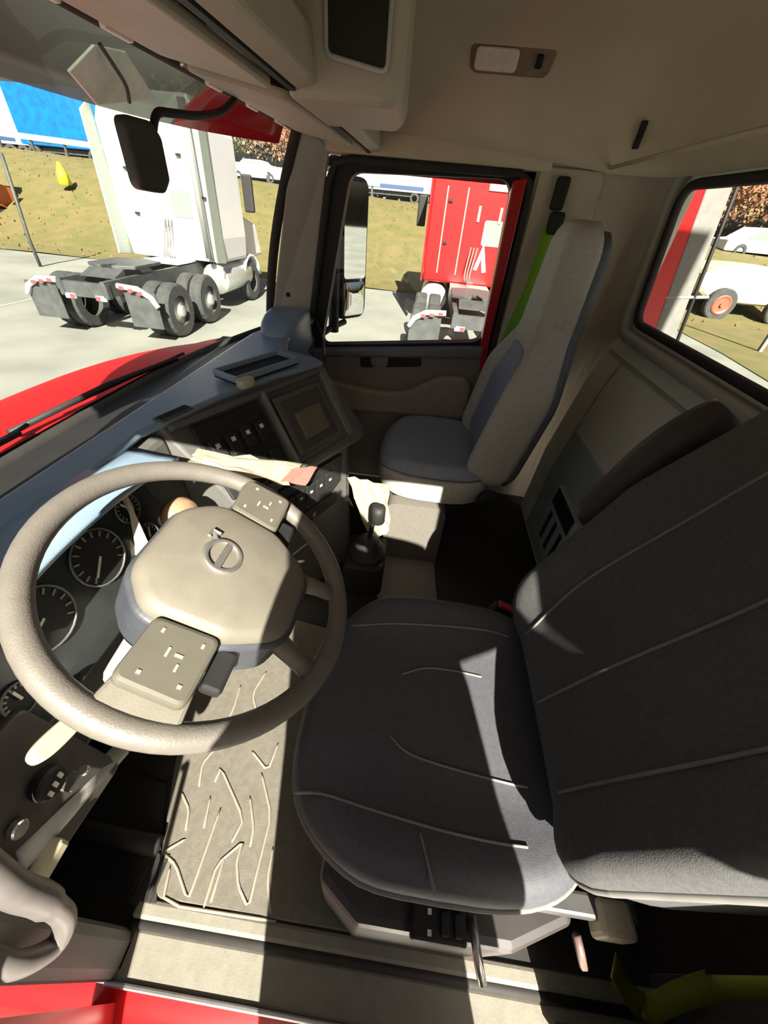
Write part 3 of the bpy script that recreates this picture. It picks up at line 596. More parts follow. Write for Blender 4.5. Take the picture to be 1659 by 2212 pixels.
obj('back_shell', bend(pillow([(x * .93, 0.46 + (s - .46) * .95) for x, s in BK], (0, 0.46), lambda x, s: -0.04, 0.115, 0.03, rows=3), *DB), BLACK, ds, smooth=True)
# folded-up inner armrest
p1, p2, p3 = at(1290, 1105, x=-0.225), at(1430, 985, x=-0.225), at(1560, 905, x=-0.225)
obj('armrest', G().tube(curve([p1 + (p1 - p2) * .25, p1, p2, p3, p3 + (p3 - p2) * .12], 5), [0.012, 0.028, 0.036, 0.042, 0.047, 0.05, 0.052, 0.055, 0.056, 0.058, 0.058, 0.058, 0.058, 0.057, 0.055, 0.052, 0.048, 0.044, 0.038, 0.028, 0.014], 14, flat=(0.9, 0.8)), ARM, ds, smooth=True, label='dark padded armrest folded up')
# base
obj('suspension_base', G().box((-0.60, -0.17, 0.20), (0.46, 0.44, 0.40)), BLACK, ds, bevel=0.02)
obj('side_cover', G().prism(rpoly([(-0.875, 0.06), (-0.925, -0.02), (-0.925, -0.30), (-0.875, -0.42), (-0.82, -0.42), (-0.82, 0.06)], 0.02), 0.02, 0.345, 'z'), mat('seat_side_cover', (0.035, 0.031, 0.030), 0.55), ds, bevel=0.015)
sc_ = obj('control_panel', G().box((-0.905, -0.165, 0.352), (0.052, 0.10, 0.022)), BLACK, ds, bevel=0.006, label='black seat control panel')
for k in range(2): obj('control_icon', G().box((-0.893 - 0.026 * k, -0.148, 0.3645), (0.008, 0.007, 0.002)), ICON, sc_)
for k in range(2): obj('rocker_switch', G().box((-0.905, -0.175 - 0.024 * k, 0.366), (0.032, 0.015, 0.010)), BLACK, sc_, bevel=0.003)
obj('seat_lever', G().tube([(-0.89, -0.225, 0.36), (-0.94, -0.232, 0.362), (-0.965, -0.24, 0.35)], 0.008, 8), SILVER, ds, smooth=True, label='bright seat lever')
obj('seat_rail', G().box((-0.855, -0.36, 0.395), (0.035, 0.30, 0.03)), mat('seat_rail', (0.10, 0.10, 0.10), 0.4, metal=0.4), ds, bevel=0.006)
obj('rail_bracket', G().box((-0.868, -0.465, 0.39), (0.05, 0.06, 0.06)), CREAM, ds, bevel=0.008, label='cream rail bracket')
obj('tilt_tab', G().tube([at(1245, 2020, z=0.33), at(1262, 2090, z=0.30)], 0.008, 6), mat('tab_brown', (0.14, 0.09, 0.08), 0.5), ds, smooth=True)

# buckle beside the driver seat
c = at(1090, 1312, z=0.47); bk = thing('belt_buckle', 'black seat belt buckle with red button between driver seat cushion and backrest', 'buckle', tuple(c))
obj('buckle_body', G().box((0, 0, -0.022), (0.030, 0.055, 0.045), Matrix.Translation(c) @ Matrix.Rotation(R(25), 4, 'X')), BLACK, bk, bevel=0.006)
obj('release_button', G().box((0, 0, 0.004), (0.024, 0.045, 0.010), Matrix.Translation(c) @ Matrix.Rotation(R(25), 4, 'X')), REDBUT, bk, bevel=0.003)
obj('buckle_stem', G().tube([tuple(c + Vector((0, 0, -0.03))), (c.x - .01, c.y - .03, 0.25)], 0.010, 8), BLACK, bk, smooth=True)

# driver's lime belt pooled on the floor behind the seat base
pts = curve([at(1325, 2085, z=0.20), at(1350, 2130, z=0.15), at(1395, 2180, z=0.12), at(1470, 2150, z=0.17), at(1560, 2125, z=0.22), at(1700, 2120, z=0.26)], 6)
tag(obj('lime_seat_belt', G().strap(pts, [Vector((1.0, -0.2, 0.9))] * 12 + [Vector((1.0, -0.1, 0.2))] * (len(pts) - 12), 0.045), LIMED, smooth=True), 'slack lime green seat belt on the floor behind the driver seat', 'seat belt')

# ---- passenger seat
PX = 0.605
ps = thing('passenger_seat', 'light grey high-back passenger seat with blue-grey cushion beside the far door', 'seat', (PX, -0.15, 0.0))
def ptop(x, y): return 0.515 + 0.012 * sstep(0.5, 0.95, abs(x - PX) / 0.27) - 0.02 * sstep(0.02, 0.15, y)
PC = [(PX + x, -0.135 + y) for x, y in superel(0.272, 0.262, 3.0, 64)]
obj('seat_cushion', pillow(PC, (PX, -0.135), ptop, 0.07, 0.05, bot=1.0, rows=10), SEATB, ps, smooth=True, label='blue-grey cushion top')
obj('cushion_side', pillow([(PX + (x - PX) * .99, -0.135 + (y + .135) * .99) for x, y in PC], (PX, -0.135), lambda x, y: 0.465, 0.115, 0.02, bot=1.0, rows=3), SEATG, ps, smooth=True, label='grey cushion side')
PB = rpoly([(-0.235, 0.0), (0.235, 0.0), (0.260, 0.42), (0.150, 0.62), (0.105, 0.94), (-0.105, 0.94), (-0.150, 0.62), (-0.260, 0.42)], [0.10, 0.10, 0.16, 0.16, 0.07, 0.07, 0.16, 0.16], 7)
def pbt(x, s): return 0.055 + 0.055 * sstep(0.45, 0.98, abs(x) / 0.26) * (1 - .8 * sstep(0.45, 0.65, s)) + 0.03 * math.exp(-((s - 0.2) / 0.18) ** 2)
DPb = (PX, (-0.350, 0.42), R(12), R(1), 0.95)
obj('backrest', bend(pillow(PB, (0, 0.42), pbt, 0.07, 0.045, rows=14), *DPb), SEATG, ps, smooth=True, label='light grey backrest')
IN = rpoly([(-0.15, 0.08), (0.15, 0.08), (0.165, 0.40), (0.10, 0.55), (-0.10, 0.55), (-0.165, 0.40)], 0.06, 6)
obj('back_insert', bend(pillow(IN, (0, 0.3), lambda x, s: pbt(x, s) + 0.006, 0.0, 0.008, rows=8), *DPb), SEATB, ps, smooth=True, label='blue-grey back insert')
obj('back_shell', bend(pillow([(x * .93, 0.42 + (s - .42) * .96) for x, s in PB], (0, 0.42), lambda x, s: -0.04, 0.10, 0.03, rows=3), *DPb), mat('seat_shell', (0.10, 0.11, 0.12), 0.6), ps, smooth=True)
obj('pedestal', G().prism(rpoly([(0.06, 0.0), (0.06, 0.34), (-0.205, 0.34), (-0.205, 0.0)], [0.001, 0.05, 0.05, 0.001]), 0.315, 0.86, 'x'), mat('seat_pedestal', (0.115, 0.105, 0.09), 0.85, var=.06, scale=80, bump=.2), ps, bevel=0.01, label='beige seat pedestal')
obj('seat_slider', G().box((0.60, -0.16, 0.35), (0.44, 0.40, 0.03)), BLACK, ps, bevel=0.006)
obj('side_hinge', G().lathe([(0.05, 0), (0.05, 0.02), (0.03, 0.03)], 18, frame((0.350, -0.37, 0.40), (0, 1, 0), (0, 0, -1)) @ Matrix.Identity(4)), BLACK, ps, smooth=False)
# carpet on the tunnel between the seats
tag(obj('tunnel_carpet', G().prism(rpoly([(0.06, 0.05), (0.32, 0.06), (0.32, -0.20), (0.06, -0.22)], 0.02), 0.0, 0.014, 'z'), mat('tunnel_carpet', (0.17, 0.155, 0.14), 0.95, var=.1, scale=120, bump=.3), bevel=0.004), 'beige carpet patch in front of the passenger seat pedestal', 'carpet')
# passenger belt
pbt_ = thing('lime_seat_belt', 'bright lime green passenger seat belt hanging from a black anchor on the door post', 'seat belt', (0.96, -0.46, 1.40))
obj('belt_anchor', G().box((0.972, -0.452, 1.425), (0.03, 0.05, 0.10)), BLACK, pbt_, bevel=0.01)
obj('belt_guide', G().box((0.955, -0.462, 1.335), (0.03, 0.06, 0.075)), BLACK, pbt_, bevel=0.012)
wb_ = curve([(0.955, -0.455, 1.33), at(1158, 600, x=0.92), at(1118, 690, x=0.90), at(1085, 770, x=0.88), (0.87, -0.37, 0.5)], 5)
obj('webbing', G().strap(wb_, Vector((0.1, -1.0, 0.3)), 0.07), LIME, pbt_, smooth=True)
# coat hook on the rear corner
c = Vector((0.926, -0.650, 1.594)); hk = thing('coat_hook', 'small black coat hook on the headliner at the rear corner', 'hook', tuple(c))
hn = Vector((-0.93, 0.21, -0.31)).normalized(); hv = Vector((-0.31, 0.07, 0.95)); TH = frame(tuple(c + hn * 0.006), hv.cross(hn), hv)
obj('hook_plate', G().box((0, 0, 0), (0.022, 0.070, 0.012), TH), BLACK, hk, bevel=0.004)
obj('hook_prong', G().tube([tuple(TH @ Vector(p)) for p in ((0, 0.0, 0.0), (0, -0.012, 0.022), (0, 0.004, 0.032))], 0.005, 8), BLACK, hk, smooth=True)

# ================================================================== OVERHEAD
oc = thing('overhead_console', 'beige overhead storage console above the windshield with a dark open cubby', 'console', (0.0, 0.25, 1.5))
obj('beam', G().prism([(0.245, 1.498), (0.282, 1.488), (0.30, 1.52), (0.30, 1.60), (0.250, 1.56)], -0.96, 0.955, 'x'), TRIMW, oc, bevel=0.006, label='beige front beam')
obj('beam_gap', G().prism([(0.284, 1.487), (0.296, 1.487), (0.30, 1.52), (0.29, 1.52)], -0.96, 0.955, 'x'), BLACK, oc)
obj('upper_face', G().prism([(0.275, 1.55), (0.30, 1.55), (0.34, 1.80), (0.31, 1.80)], -0.96, 0.955, 'x'), TRIMW, oc, bevel=0.004)
boxp = [(0.0, 0.250), (0.01, 0.110), (0.04, 0.092), (0.30, 0.104), (0.30, 0.30), (0.0, 0.30)]
cbx = obj('cubby_box', G().rings([[(x, y + (0.02 if y < .2 else 0), 1.478) for x, y in boxp], [(x, y, 1.50) for x, y in boxp], [(x, y, 1.80) for x, y in boxp]]), TRIMW, oc, bevel=0.012, seg=3, label='beige hanging cubby box')
obj('cubby_opening', G().prism(rpoly([(0.222, 1.535), (0.122, 1.520), (0.118, 1.78), (0.222, 1.78)], 0.012), -0.008, 0.02, 'x'), mat('cubby_dark', (0.012, 0.009, 0.008), 0.7), cbx, label='dark cubby opening')
obj('cubby_rim', G().tube([(-0.008, y, z) for y, z in rpoly([(0.225, 1.531), (0.119, 1.516), (0.115, 1.784), (0.225, 1.784)], 0.012)], 0.004, 6, closed=True), TRIMG, cbx, smooth=True)
obj('latch', G().box((-0.10, 0.272, 1.585), (0.012, 0.02, 0.05)), SILVER, oc, bevel=0.004, label='silver latch')
obj('latch_recess', G().box((-0.10, 0.278, 1.60), (0.06, 0.015, 0.10)), BLACK, oc, bevel=0.006)
c = at(815, 275, y=0.20); obj('end_bracket', G().box((0.78, 0.235, 1.585), (0.05, 0.05, 0.05)), BLACK, oc, bevel=0.008)
c = at(410, 15, y=0.38); cl_ = thing('clip_or_glint', 'small black visor clip on the header trim', 'clip', tuple(c))
obj('clip_body', G().box(tuple(c), (0.025, 0.02, 0.02)), BLACK, cl_, bevel=0.004); obj('clip_tip', G().box((c.x, c.y - .012, c.z - .012), (0.015, 0.012, 0.014)), BLACK, cl_, bevel=0.003)
# sun visors folded up under the header
for x0, x1, lab in ((-0.50, 0.02, 'beige sun visor folded up at the upper left of the windshield'), (0.10, 0.86, 'long beige sun visor folded up above the passenger side of the windshield')):
    v_ = thing('sun_visor', lab, 'sun visor', ((x0 + x1) / 2, 0.43, 1.52), 'sun visors above the windshield')
    obj('visor_board', G().prism(rpoly([(x0, 0.325), (x1, 0.325), (x1, 0.535), (x0, 0.535)], 0.025), -0.008, 0.008, 'z', Matrix.Translation((0, 0, 1.507)) @ Matrix.Rotation(R(8.5), 4, 'X') @ Matrix.Translation((0, -0.0, -0.060))), TRIMW, v_, bevel=0.005)
    obj('visor_rod', G().tube([(x0 + .01, 0.545, 1.528), (x1 - .01, 0.545, 1.528)], 0.006, 8), SILVER, v_, smooth=True)
    for k in range(3): obj('clip_or_glint', G().box((x0 + (x1 - x0) * (.2 + .3 * k), 0.548, 1.523), (0.07, 0.012, 0.012)), LENS, v_, bevel=0.003)  # white bars stand for sun glints along the visor gap, put into colour
# dome lamp
c = Vector((0.872, -0.165, 1.735)); TD = frame(tuple(c), (0, -1, 0), (-0.62, 0, 0.78))
dl = thing('dome_lamp', 'oblong dome lamp with pale lens on the headliner above the passenger door', 'lamp', tuple(c))
obj('lamp_housing', G().prism(rpoly([(-0.125, -0.042), (0.125, -0.042), (0.135, 0.040), (-0.135, 0.040)], 0.03), -0.02, 0.016, 'z', TD), mat('lamp_housing', (0.22, 0.17, 0.13), 0.6), dl, bevel=0.006)
obj('lamp_lens', G().prism(rpoly([(-0.115, -0.030), (0.02, -0.030), (0.02, 0.025), (-0.115, 0.025)], 0.015), 0.016, 0.026, 'z', TD), LENS, dl, bevel=0.006)
obj('lamp_switch', G().box((0.085, 0.0, 0.02), (0.02, 0.03, 0.012), TD), BLACK, dl, bevel=0.003)

# white tag on the windshield and thin aerial cable
tg = [at(205, 98, y=0.70), at(150, 155, y=0.74), at(212, 228, y=0.76), at(338, 215, y=0.73), at(272, 112, y=0.70)]
tgn = Vector((0, 1, 0.4)).normalized()
tag(obj('windshield_tag', G().rings([[tuple(p) for p in tg], [tuple(p + Vector((0, .006, .002))) for p in tg]]), mat('tag_white', (0.92, 0.95, 0.88), 0.6), bevel=0.002), 'pale rounded tag stuck behind the upper windshield', 'tag')
tag(obj('aerial_cable', G().tube(curve([at(215, 95, y=0.69), at(245, 140, y=0.69), at(272, 185, y=0.70), at(280, 222, y=0.71)], 5), 0.004, 6), BLACK, smooth=True), 'thin black cable hanging in front of the pale windshield tag', 'cable')

# ================================================================== OWN TRUCK, OUTSIDE
hd = thing('truck_hood', 'red hood of the truck seen through the windshield', 'hood', (0, 1.3, 0.7))
def hoodf(u, v):
    x = -1.06 + 2.12 * u; d = 1.15 * v
    return (x, wsb(min(.95, abs(x))) + 0.055 + d, 0.788 - 0.05 * d - 0.34 * d * d - 0.02 * abs(x) ** 4)
obj('hood_panel', G().grid(hoodf, 24, 16), mat('red_hood_paint', (0.50, 0.008, 0.010), 0.6, spec=0.15), hd, smooth=True)
obj('cowl', G().grid(lambda u, v: (-1.04 + 2.08 * u, (wsb(-.95 + 1.9 * u) + .005) * (1 - v) + hoodf(u, 0.03)[1] * v, 0.785 * (1 - v) + (hoodf(u, 0.03)[2] - .006) * v), 24, 3), BLACK, hd, smooth=True)
for a, b, lab in (((20, 935), (380, 775), 'black wiper lying along the passenger side of the cowl'), ((-260, 1120), (40, 935), 'black wiper lying along the driver side of the cowl')):
    p, q = at(*a, z=0.812), at(*b, z=0.815); wp = thing('windshield_wiper', lab, 'wiper', tuple((p + q) / 2), 'windshield wipers')
    obj('wiper_arm', G().tube([tuple(p), tuple(p * .5 + q * .5 + Vector((0, 0, .012))), tuple(q)], 0.009, 8), BLACK, wp, smooth=True)
    obj('wiper_blade', G().tube([tuple(p * .8 + q * .2 + Vector((.015, .012, -.004))), tuple(q + (q - p) * .08 + Vector((.015, .012, 0)))], 0.006, 6), RUBBER, wp, smooth=True)
# exterior sun visor over the windshield
xv = thing('exterior_visor', 'dark exterior sun visor above the windshield with red painted end', 'sun visor', (0, 0.8, 1.55))
def vis(u, v, x0=-1.0, x1=0.70):
    x = x0 + (x1 - x0) * u; yl = 0.985 - 0.30 * abs(x) ** 4
    return (x, (wst(max(-.92, min(.92, x))) + 0.02) * (1 - v) + yl * v, 1.615 * (1 - v) + 1.497 * v + 0.03 * math.sin(math.pi * v))
obj('visor_panel', G().grid(vis, 20, 6), smoked(), xv, smooth=True).modifiers.new('t', 'SOLIDIFY').thickness = 0.006
obj('visor_end', G().grid(lambda u, v: vis(u, v, 0.70, 1.02), 8, 6), REDP, xv, smooth=True, label='red visor end').modifiers.new('t', 'SOLIDIFY').thickness = 0.006
# look-down mirror on a curved arm
hm = thing('lookdown_mirror', 'dark rounded mirror on a curved black arm hanging before the windshield', 'mirror', (0.1, 0.58, 1.5))
obj('arm', G().tube(curve([at(498, 178, y=0.54), at(510, 205, y=0.54), at(480, 240, y=0.55), at(430, 250, y=0.56), at(375, 245, y=0.57), at(340, 245, y=0.58), at(330, 285, y=0.585)], 6), 0.0075, 10), BLACK, hm, smooth=True)
mc = at(316, 338, y=0.585); TM = frame(tuple(mc), (0.93, -0.36, 0.03), (0.05, 0, 1))
obj('mirror_head', pillow(rpoly([(-0.040, -0.050), (0.018, -0.056), (0.036, -0.035), (0.040, 0.03), (0.026, 0.052), (-0.036, 0.056)], 0.016), (0, 0), lambda x, y: 0.012, 0.022, 0.009, TM), mat('mirror_case', (0.035, 0.035, 0.03), 0.5), hm, smooth=True)
# passenger door mirror
MIR = mat('mirror_glass', (0.86, 0.88, 0.87), 0.03, metal=1.0, var=0)
dm = thing('door_mirror', 'tall black door mirror outside the passenger window', 'mirror', (1.32, 0.42, 1.1))
mn = Vector((-0.60, -0.80, 0.0)); TQ = frame((1.30, 0.395, 1.135), (-mn.y, mn.x, 0), (0, 0, 1))
if (TQ.to_3x3() @ Vector((0, 0, 1))).dot(mn) < 0: TQ = frame((1.30, 0.395, 1.135), (mn.y, -mn.x, 0), (0, 0, 1))
obj('mirror_case', pillow(rpoly([(-0.092, -0.30), (0.092, -0.30), (0.092, 0.30), (-0.092, 0.30)], 0.04), (0, 0), lambda x, y: 0.0, 0.10, 0.03, TQ, rows=3), BLACK, dm, smooth=True)
obj('mirror_glass', G().prism(rpoly([(-0.075, -0.105), (0.075, -0.105), (0.075, 0.28), (-0.075, 0.28)], 0.02), 0.001, 0.005, 'z', TQ), MIR, dm)
obj('spot_mirror', pillow(rpoly([(-0.075, -0.28), (0.075, -0.28), (0.075, -0.12), (-0.075, -0.12)], 0.02), (0, -0.2), lambda x, y: 0.014 - 1.2 * (x * x + (y + .2) ** 2), 0.004, 0.003, TQ), MIR, dm, smooth=True)
for z in (0.80, 1.47): obj('mirror_bracket', G().tube([(1.05, 0.52, z), (1.22, 0.50, z), (1.33, 0.45, z - .01 * (1 if z > 1 else -1))], 0.016, 8), BLACK, dm, smooth=True)
obj('mirror_post', G().tube([(1.22, 0.49, 0.78), (1.22, 0.47, 1.49)], 0.028, 10), BLACK, dm, smooth=True)
# cab extender behind the rear window
ex = thing('cab_extender', 'red cab extender with grey rubber edge behind the rear window', 'fairing', (1.08, -1.05, 1.0))
def exq(y0t, y1t, y0b, y1b, x=1.10, th=0.03, zt=2.1): return G().rings([[(x + dx, y, z) for y, z in ((y0t, zt), (y1t, zt), (y1b, 0.3), (y0b, 0.3))] for dx in (0, th)])
obj('red_panel', exq(-0.90, -0.955, -0.98, -1.185), REDP, ex, bevel=0.006)
obj('rubber_edge', exq(-0.955, -1.045, -1.185, -1.30, 1.105), mat('extender_grey', (0.14, 0.14, 0.13), 0.6), ex, bevel=0.006, label='grey rubber edge')
obj('edge_rod', G().tube([(1.11, -1.06, 2.1), (1.11, -1.32, 0.3)], 0.008, 8), BLACK, ex, smooth=True)
obj('brace', G().tube([(1.11, -0.96, 1.10), (1.11, -1.26, 1.13)], 0.007, 8), mat('brace_grey', (0.2, 0.2, 0.19), 0.5), ex, smooth=True)
ex2 = thing('cab_extender', 'red cab extender on the driver side behind the cab', 'fairing', (-1.08, -1.05, 1.0))
obj('red_panel', exq(-0.90, -1.30, -0.90, -1.30, -1.13, zt=3.0), REDP, ex2, bevel=0.006); obj('rubber_edge', exq(-1.30, -1.62, -1.30, -1.62, -1.125, zt=3.0), MATS['extender_grey'], ex2, bevel=0.006)
H = Vector((-1.075, 0.470, 0)); DD = Vector((-0.973, -0.215, 0)).normalized()
TDo = frame(tuple(H), DD, (0, 0, 1))                     # local x outward along the door, y up, z out of the inner face
sg = 1.0 if (TDo.to_3x3() @ Vector((0, 0, 1))).y < 0 else -1.0
d2 = struct('door_2', G().prism(rpoly([(0.0, -0.30), (0.93, -0.30), (0.95, 0.84), (0.0, 0.76)], 0.04), -sg * 0.05, 0.0, 'z', TDo), REDP, 'open driver door with red outer skin')
obj('door_panel', G().prism(rpoly([(0.06, 0.02), (0.88, 0.02), (0.90, 0.80), (0.05, 0.72)], 0.05), 0.0, sg * 0.02, 'z', TDo), DOORP, d2, bevel=0.01)
fo = rpoly([(0.0, 0.76), (0.14, 1.47), (0.93, 1.48), (0.95, 0.84)], 0.05); fi = rpoly([(0.07, 0.80), (0.19, 1.42), (0.87, 1.43), (0.89, 0.88)], 0.05)
obj('window_frame', G().rings([[(p[0], p[1], t) for p in q] for q, t in ((fi, 0), (fo, 0), (fo, -sg * .05), (fi, -sg * .05), (fi, 0))], (False, False), T=TDo), BLACK, d2)
obj('window_glass', G().add([(p[0], p[1], -sg * .025) for p in fi], [tuple(range(len(fi)))], TDo), GLASS, d2)
obj('door_pull', G().tube([tuple(TDo @ Vector(p)) for p in ((0.25, 0.50, sg * .028), (0.27, 0.52, sg * .036), (0.55, 0.56, sg * .036), (0.57, 0.55, sg * .028))], 0.008, 8), BLACK, d2, smooth=True)
# steps under the doorway
stp = thing('cab_steps', 'metal cab steps below the open driver doorway', 'steps', (-1.35, -0.15, -0.3))
for z, x in ((-0.17, -1.36), (-0.57, -1.42)):
    obj('step_tread', G().box((x, -0.12, z), (0.34, 0.90, 0.04)), SILVER, stp, bevel=0.008)
obj('step_side', G().box((-1.28, 0.35, -0.55), (0.40, 0.03, 0.60)), BLACK, stp); obj('step_side', G().box((-1.28, -0.59, -0.55), (0.40, 0.03, 0.60)), BLACK, stp)

# ------------------------------------------------------------------ the photographer on the steps (seen only by the shadow across the seat)
def person(loc):
    J = {'pel': (0, 0, 0.92, .135, .10), 'waist': (0, 0, 1.08, .13, .10), 'chest': (0.01, 0, 1.30, .155, .11), 'neck0': (0.02, .03, 1.45, .07, .07), 'neck': (0.03, .05, 1.52, .055, .055), 'jaw': (0.06, .075, 1.585, .072, .075), 'head': (0.05, .085, 1.66, .085, .098), 'crown': (0.045, .09, 1.74, .06, .07),
         'nose': (0.155, .083, 1.635, .012, .014), 'shL': (0, .175, 1.41, .07, .07), 'elL': (.12, .20, 1.20, .055, .055), 'wrL': (.26, .17, 1.42, .04, .04), 'paL': (.32, .15, 1.48, .03, .034),
         'shR': (0, -.18, 1.42, .065, .07), 'elR': (.06, -.36, 1.44, .07, .07), 'wrR': (.22, -.06, 1.38, .045, .045), 'paR': (.30, .03, 1.46, .03, .034),
         'hipL': (0, .09, .88, .095, .095), 'knL': (.02, .11, .50, .06, .062), 'anL': (0, .12, .09, .042, .045), 'toL': (.16, .13, .04, .035, .04),
         'hipR': (0, -.09, .88, .095, .095), 'knR': (.02, -.11, .50, .06, .062), 'anR': (0, -.12, .09, .042, .045), 'toR': (.16, -.13, .04, .035, .04)}
    E = [('pel', 'waist'), ('waist', 'chest'), ('chest', 'neck0'), ('neck0', 'neck'), ('neck', 'jaw'), ('jaw', 'head'), ('head', 'crown'), ('head', 'nose')]
    for s in 'LR':
        E += [('chest', 'sh' + s), ('sh' + s, 'el' + s), ('el' + s, 'wr' + s), ('wr' + s, 'pa' + s), ('pel', 'hip' + s), ('hip' + s, 'kn' + s), ('kn' + s, 'an' + s), ('an' + s, 'to' + s)]
        px, py, pz = J['pa' + s][:3]; d = -1 if s == 'L' else 1
        for k, (dy, dz, ln) in enumerate(((.4, .9, .06), (.75, .62, .07), (.92, .35, .072), (.98, .05, .066), (.9, -.3, .055))):
            a, b = 'f%s%da' % (s, k), 'f%s%db' % (s, k)
            J[a] = (px + .015, py + d * dy * .04, pz + dz * .04, .010, .010); J[b] = (px + .035, py + d * dy * (.04 + ln), pz + dz * (.04 + ln * .7), .008, .008)
            E += [('pa' + s, a), (a, b)]
    names = list(J); me = bpy.data.meshes.new('person_body'); me.from_pydata([J[n][:3] for n in names], [(names.index(a), names.index(b)) for a, b in E], []); me.update()
    o = bpy.data.objects.new('person_tmp', me); COL.objects.link(o)
    sk = o.modifiers.new('skin', 'SKIN'); sk.use_smooth_shade = True; sb = o.modifiers.new('sub', 'SUBSURF'); sb.levels = 2; sb.render_levels = 2
    sv = me.skin_vertices[0].data
    for i, n in enumerate(names): sv[i].radius = J[n][3:5]; sv[i].use_root = (n == 'pel')
    dg = bpy.context.evaluated_depsgraph_get(); ev = o.evaluated_get(dg); m2 = bpy.data.meshes.new_from_object(ev); bpy.data.objects.remove(o)
    ms = [mat('jacket_dark', (0.05, 0.05, 0.06), 0.85), mat('trousers', (0.03, 0.035, 0.05), 0.85), mat('skin', (0.45, 0.27, 0.19), 0.55), mat('hair', (0.04, 0.025, 0.02), 0.7), mat('boots', (0.03, 0.022, 0.018), 0.6)]
    for m in ms: m2.materials.append(m)
    for p in m2.polygons:
        c = p.center; p.use_smooth = True
        p.material_index = 3 if c.z > 1.70 or (c.z > 1.60 and c.x < .03) else 2 if c.z > 1.53 or c.x > .27 and c.z > 1.2 else 0 if c.z > .92 else 1 if c.z > .12 else 4
    b = bpy.data.objects.new('person', m2); COL.objects.link(b); b.location = loc; WL['person'] = Vector(loc)
    tag(b, 'person in dark jacket on the cab steps holding up a phone', 'person')
    return b
person((-1.42, -0.155, -0.15))
pc = bpy.data.objects['person']
ct_ = obj('coat', G().rings([[(-1.42 + .01 + a, -0.155 + b, z) for a, b in superel(dx, dy, 2.6, 32)] for z, dx, dy in [(a_ + .13, b_, c_) for a_, b_, c_ in ((0.00, .17, .232), (0.10, .168, .23), (0.55, .15, .222), (0.80, .155, .228), (1.00, .15, .235), (1.10, .12, .225), (1.16, .09, .18), (1.19, .07, .10))]]), mat('coat_dark', (0.05, 0.05, 0.055), 0.9), None, smooth=True, label='long dark coat')
ct_.parent = pc; ct_.location = -pc.location
tag(obj('phone', G().box((-1.055, -0.10, 1.20), (0.010, 0.075, 0.15)), BLACK, bevel=0.004), 'black phone held up by the person on the cab steps', 'phone')

# ================================================================== THE LOT OUTSIDE
GZ = -1.2
ASPH = mat('pale_asphalt', (0.170, 0.178, 0.155), 0.9, var=0.18, scale=0.6)
GRASS = mat('dry_grass', (0.085, 0.085, 0.022), 0.95, scale=1.6, col2=(0.125, 0.098, 0.036))
struct('ground', G().add([(-40, -60, GZ), (15.6, -60, GZ), (15.6, 70, GZ), (-40, 70, GZ)], [(0, 1, 2, 3)]), ASPH, 'pale asphalt truck lot')
def hill(u, v):
    y = -60 + 130 * v; x = 15.5 + 22.5 * u; top = 1.55 + 0.028 * y
    k = sstep(0.0, 0.62, u); rnd = math.sin(x * 2.1 + y * .9) * .03 + math.sin(y * 1.7) * .03
    return (x + (0.3 * math.sin(y * .5) if u < .05 else 0), y, GZ + 0.01 + (top - GZ) * k + rnd * k)
struct('grass_bank', G().grid(hill, 30, 60), GRASS, 'dry yellow-green grass bank beyond the lot', smooth=True)
struct('road', G().grid(lambda u, v: (36 + 60 * u, -60 + 130 * v, 1.56 + 0.028 * (-60 + 130 * v)), 2, 40), ASPH, 'road on top of the grass bank')
rnd = random.Random(4)
tf = G()
for k in range(1500):
    y = rnd.uniform(-22, 30); u = rnd.uniform(0.0, 0.62); p = Vector(hill(u, (y + 60) / 130)); h = rnd.uniform(.05, .14)
    a = rnd.uniform(0, 6.28); d = Vector((math.cos(a), math.sin(a), 0)) * .06
    tf.add([tuple(p - d), tuple(p + d), tuple(p + Vector((rnd.uniform(-.05, .05), rnd.uniform(-.05, .05), h)))], [(0, 1, 2)])
o = obj('grass_tufts', tf, GRASS); tag(o, 'short dry grass tufts on the bank', 'grass', kind='stuff')
pv = [at(1445, 705, z=GZ), at(1560, 765, z=GZ), at(1700, 850, z=GZ)]
struct('grass_verge', G().prism([(p.x, p.y) for p in pv] + [(7.0, -40), (16.0, -40), (16.0, pv[0].y)], GZ, GZ + 0.02, 'z'), GRASS, 'dry grass verge seen through the rear window')
# painted parking lines
for k, y in enumerate((2.6, 10.0, -4.6)):
    struct('parking_line', G().box((9.5, y, GZ + 0.004), (11, 0.12, 0.006)), mat('line_paint', (0.22, 0.22, 0.20), 0.8), 'pale painted parking line')

WHITE = mat('white_truck_paint', (0.60, 0.60, 0.62), 0.3, var=0.02, scale=3)
TYRE = mat('tyre_rubber', (0.035, 0.038, 0.037), 0.85, var=.2, scale=10)
FRAMEM = mat('chassis_grey', (0.045, 0.05, 0.05), 0.6, var=.2, scale=6)
ALU = mat('wheel_alu', (0.55, 0.56, 0.54), 0.35, metal=0.7)
ORP = mat('orange_paint', (0.45, 0.11, 0.03), 0.4)
def tyre_g(r=0.50, w=0.27):
    return G().lathe([(r * .56, -w / 2), (r * .93, -w / 2), (r, -w * .36), (r, w * .36), (r * .93, w / 2), (r * .56, w / 2)], 24, caps=(False, False)).rings([], (False, False)) if False else G().lathe([(r * .56, -w / 2), (r * .93, -w / 2), (r, -w * .36), (r, w * .36), (r * .93, w / 2), (r * .56, w / 2), (r * .56, -w / 2)], 24, caps=(False, False))
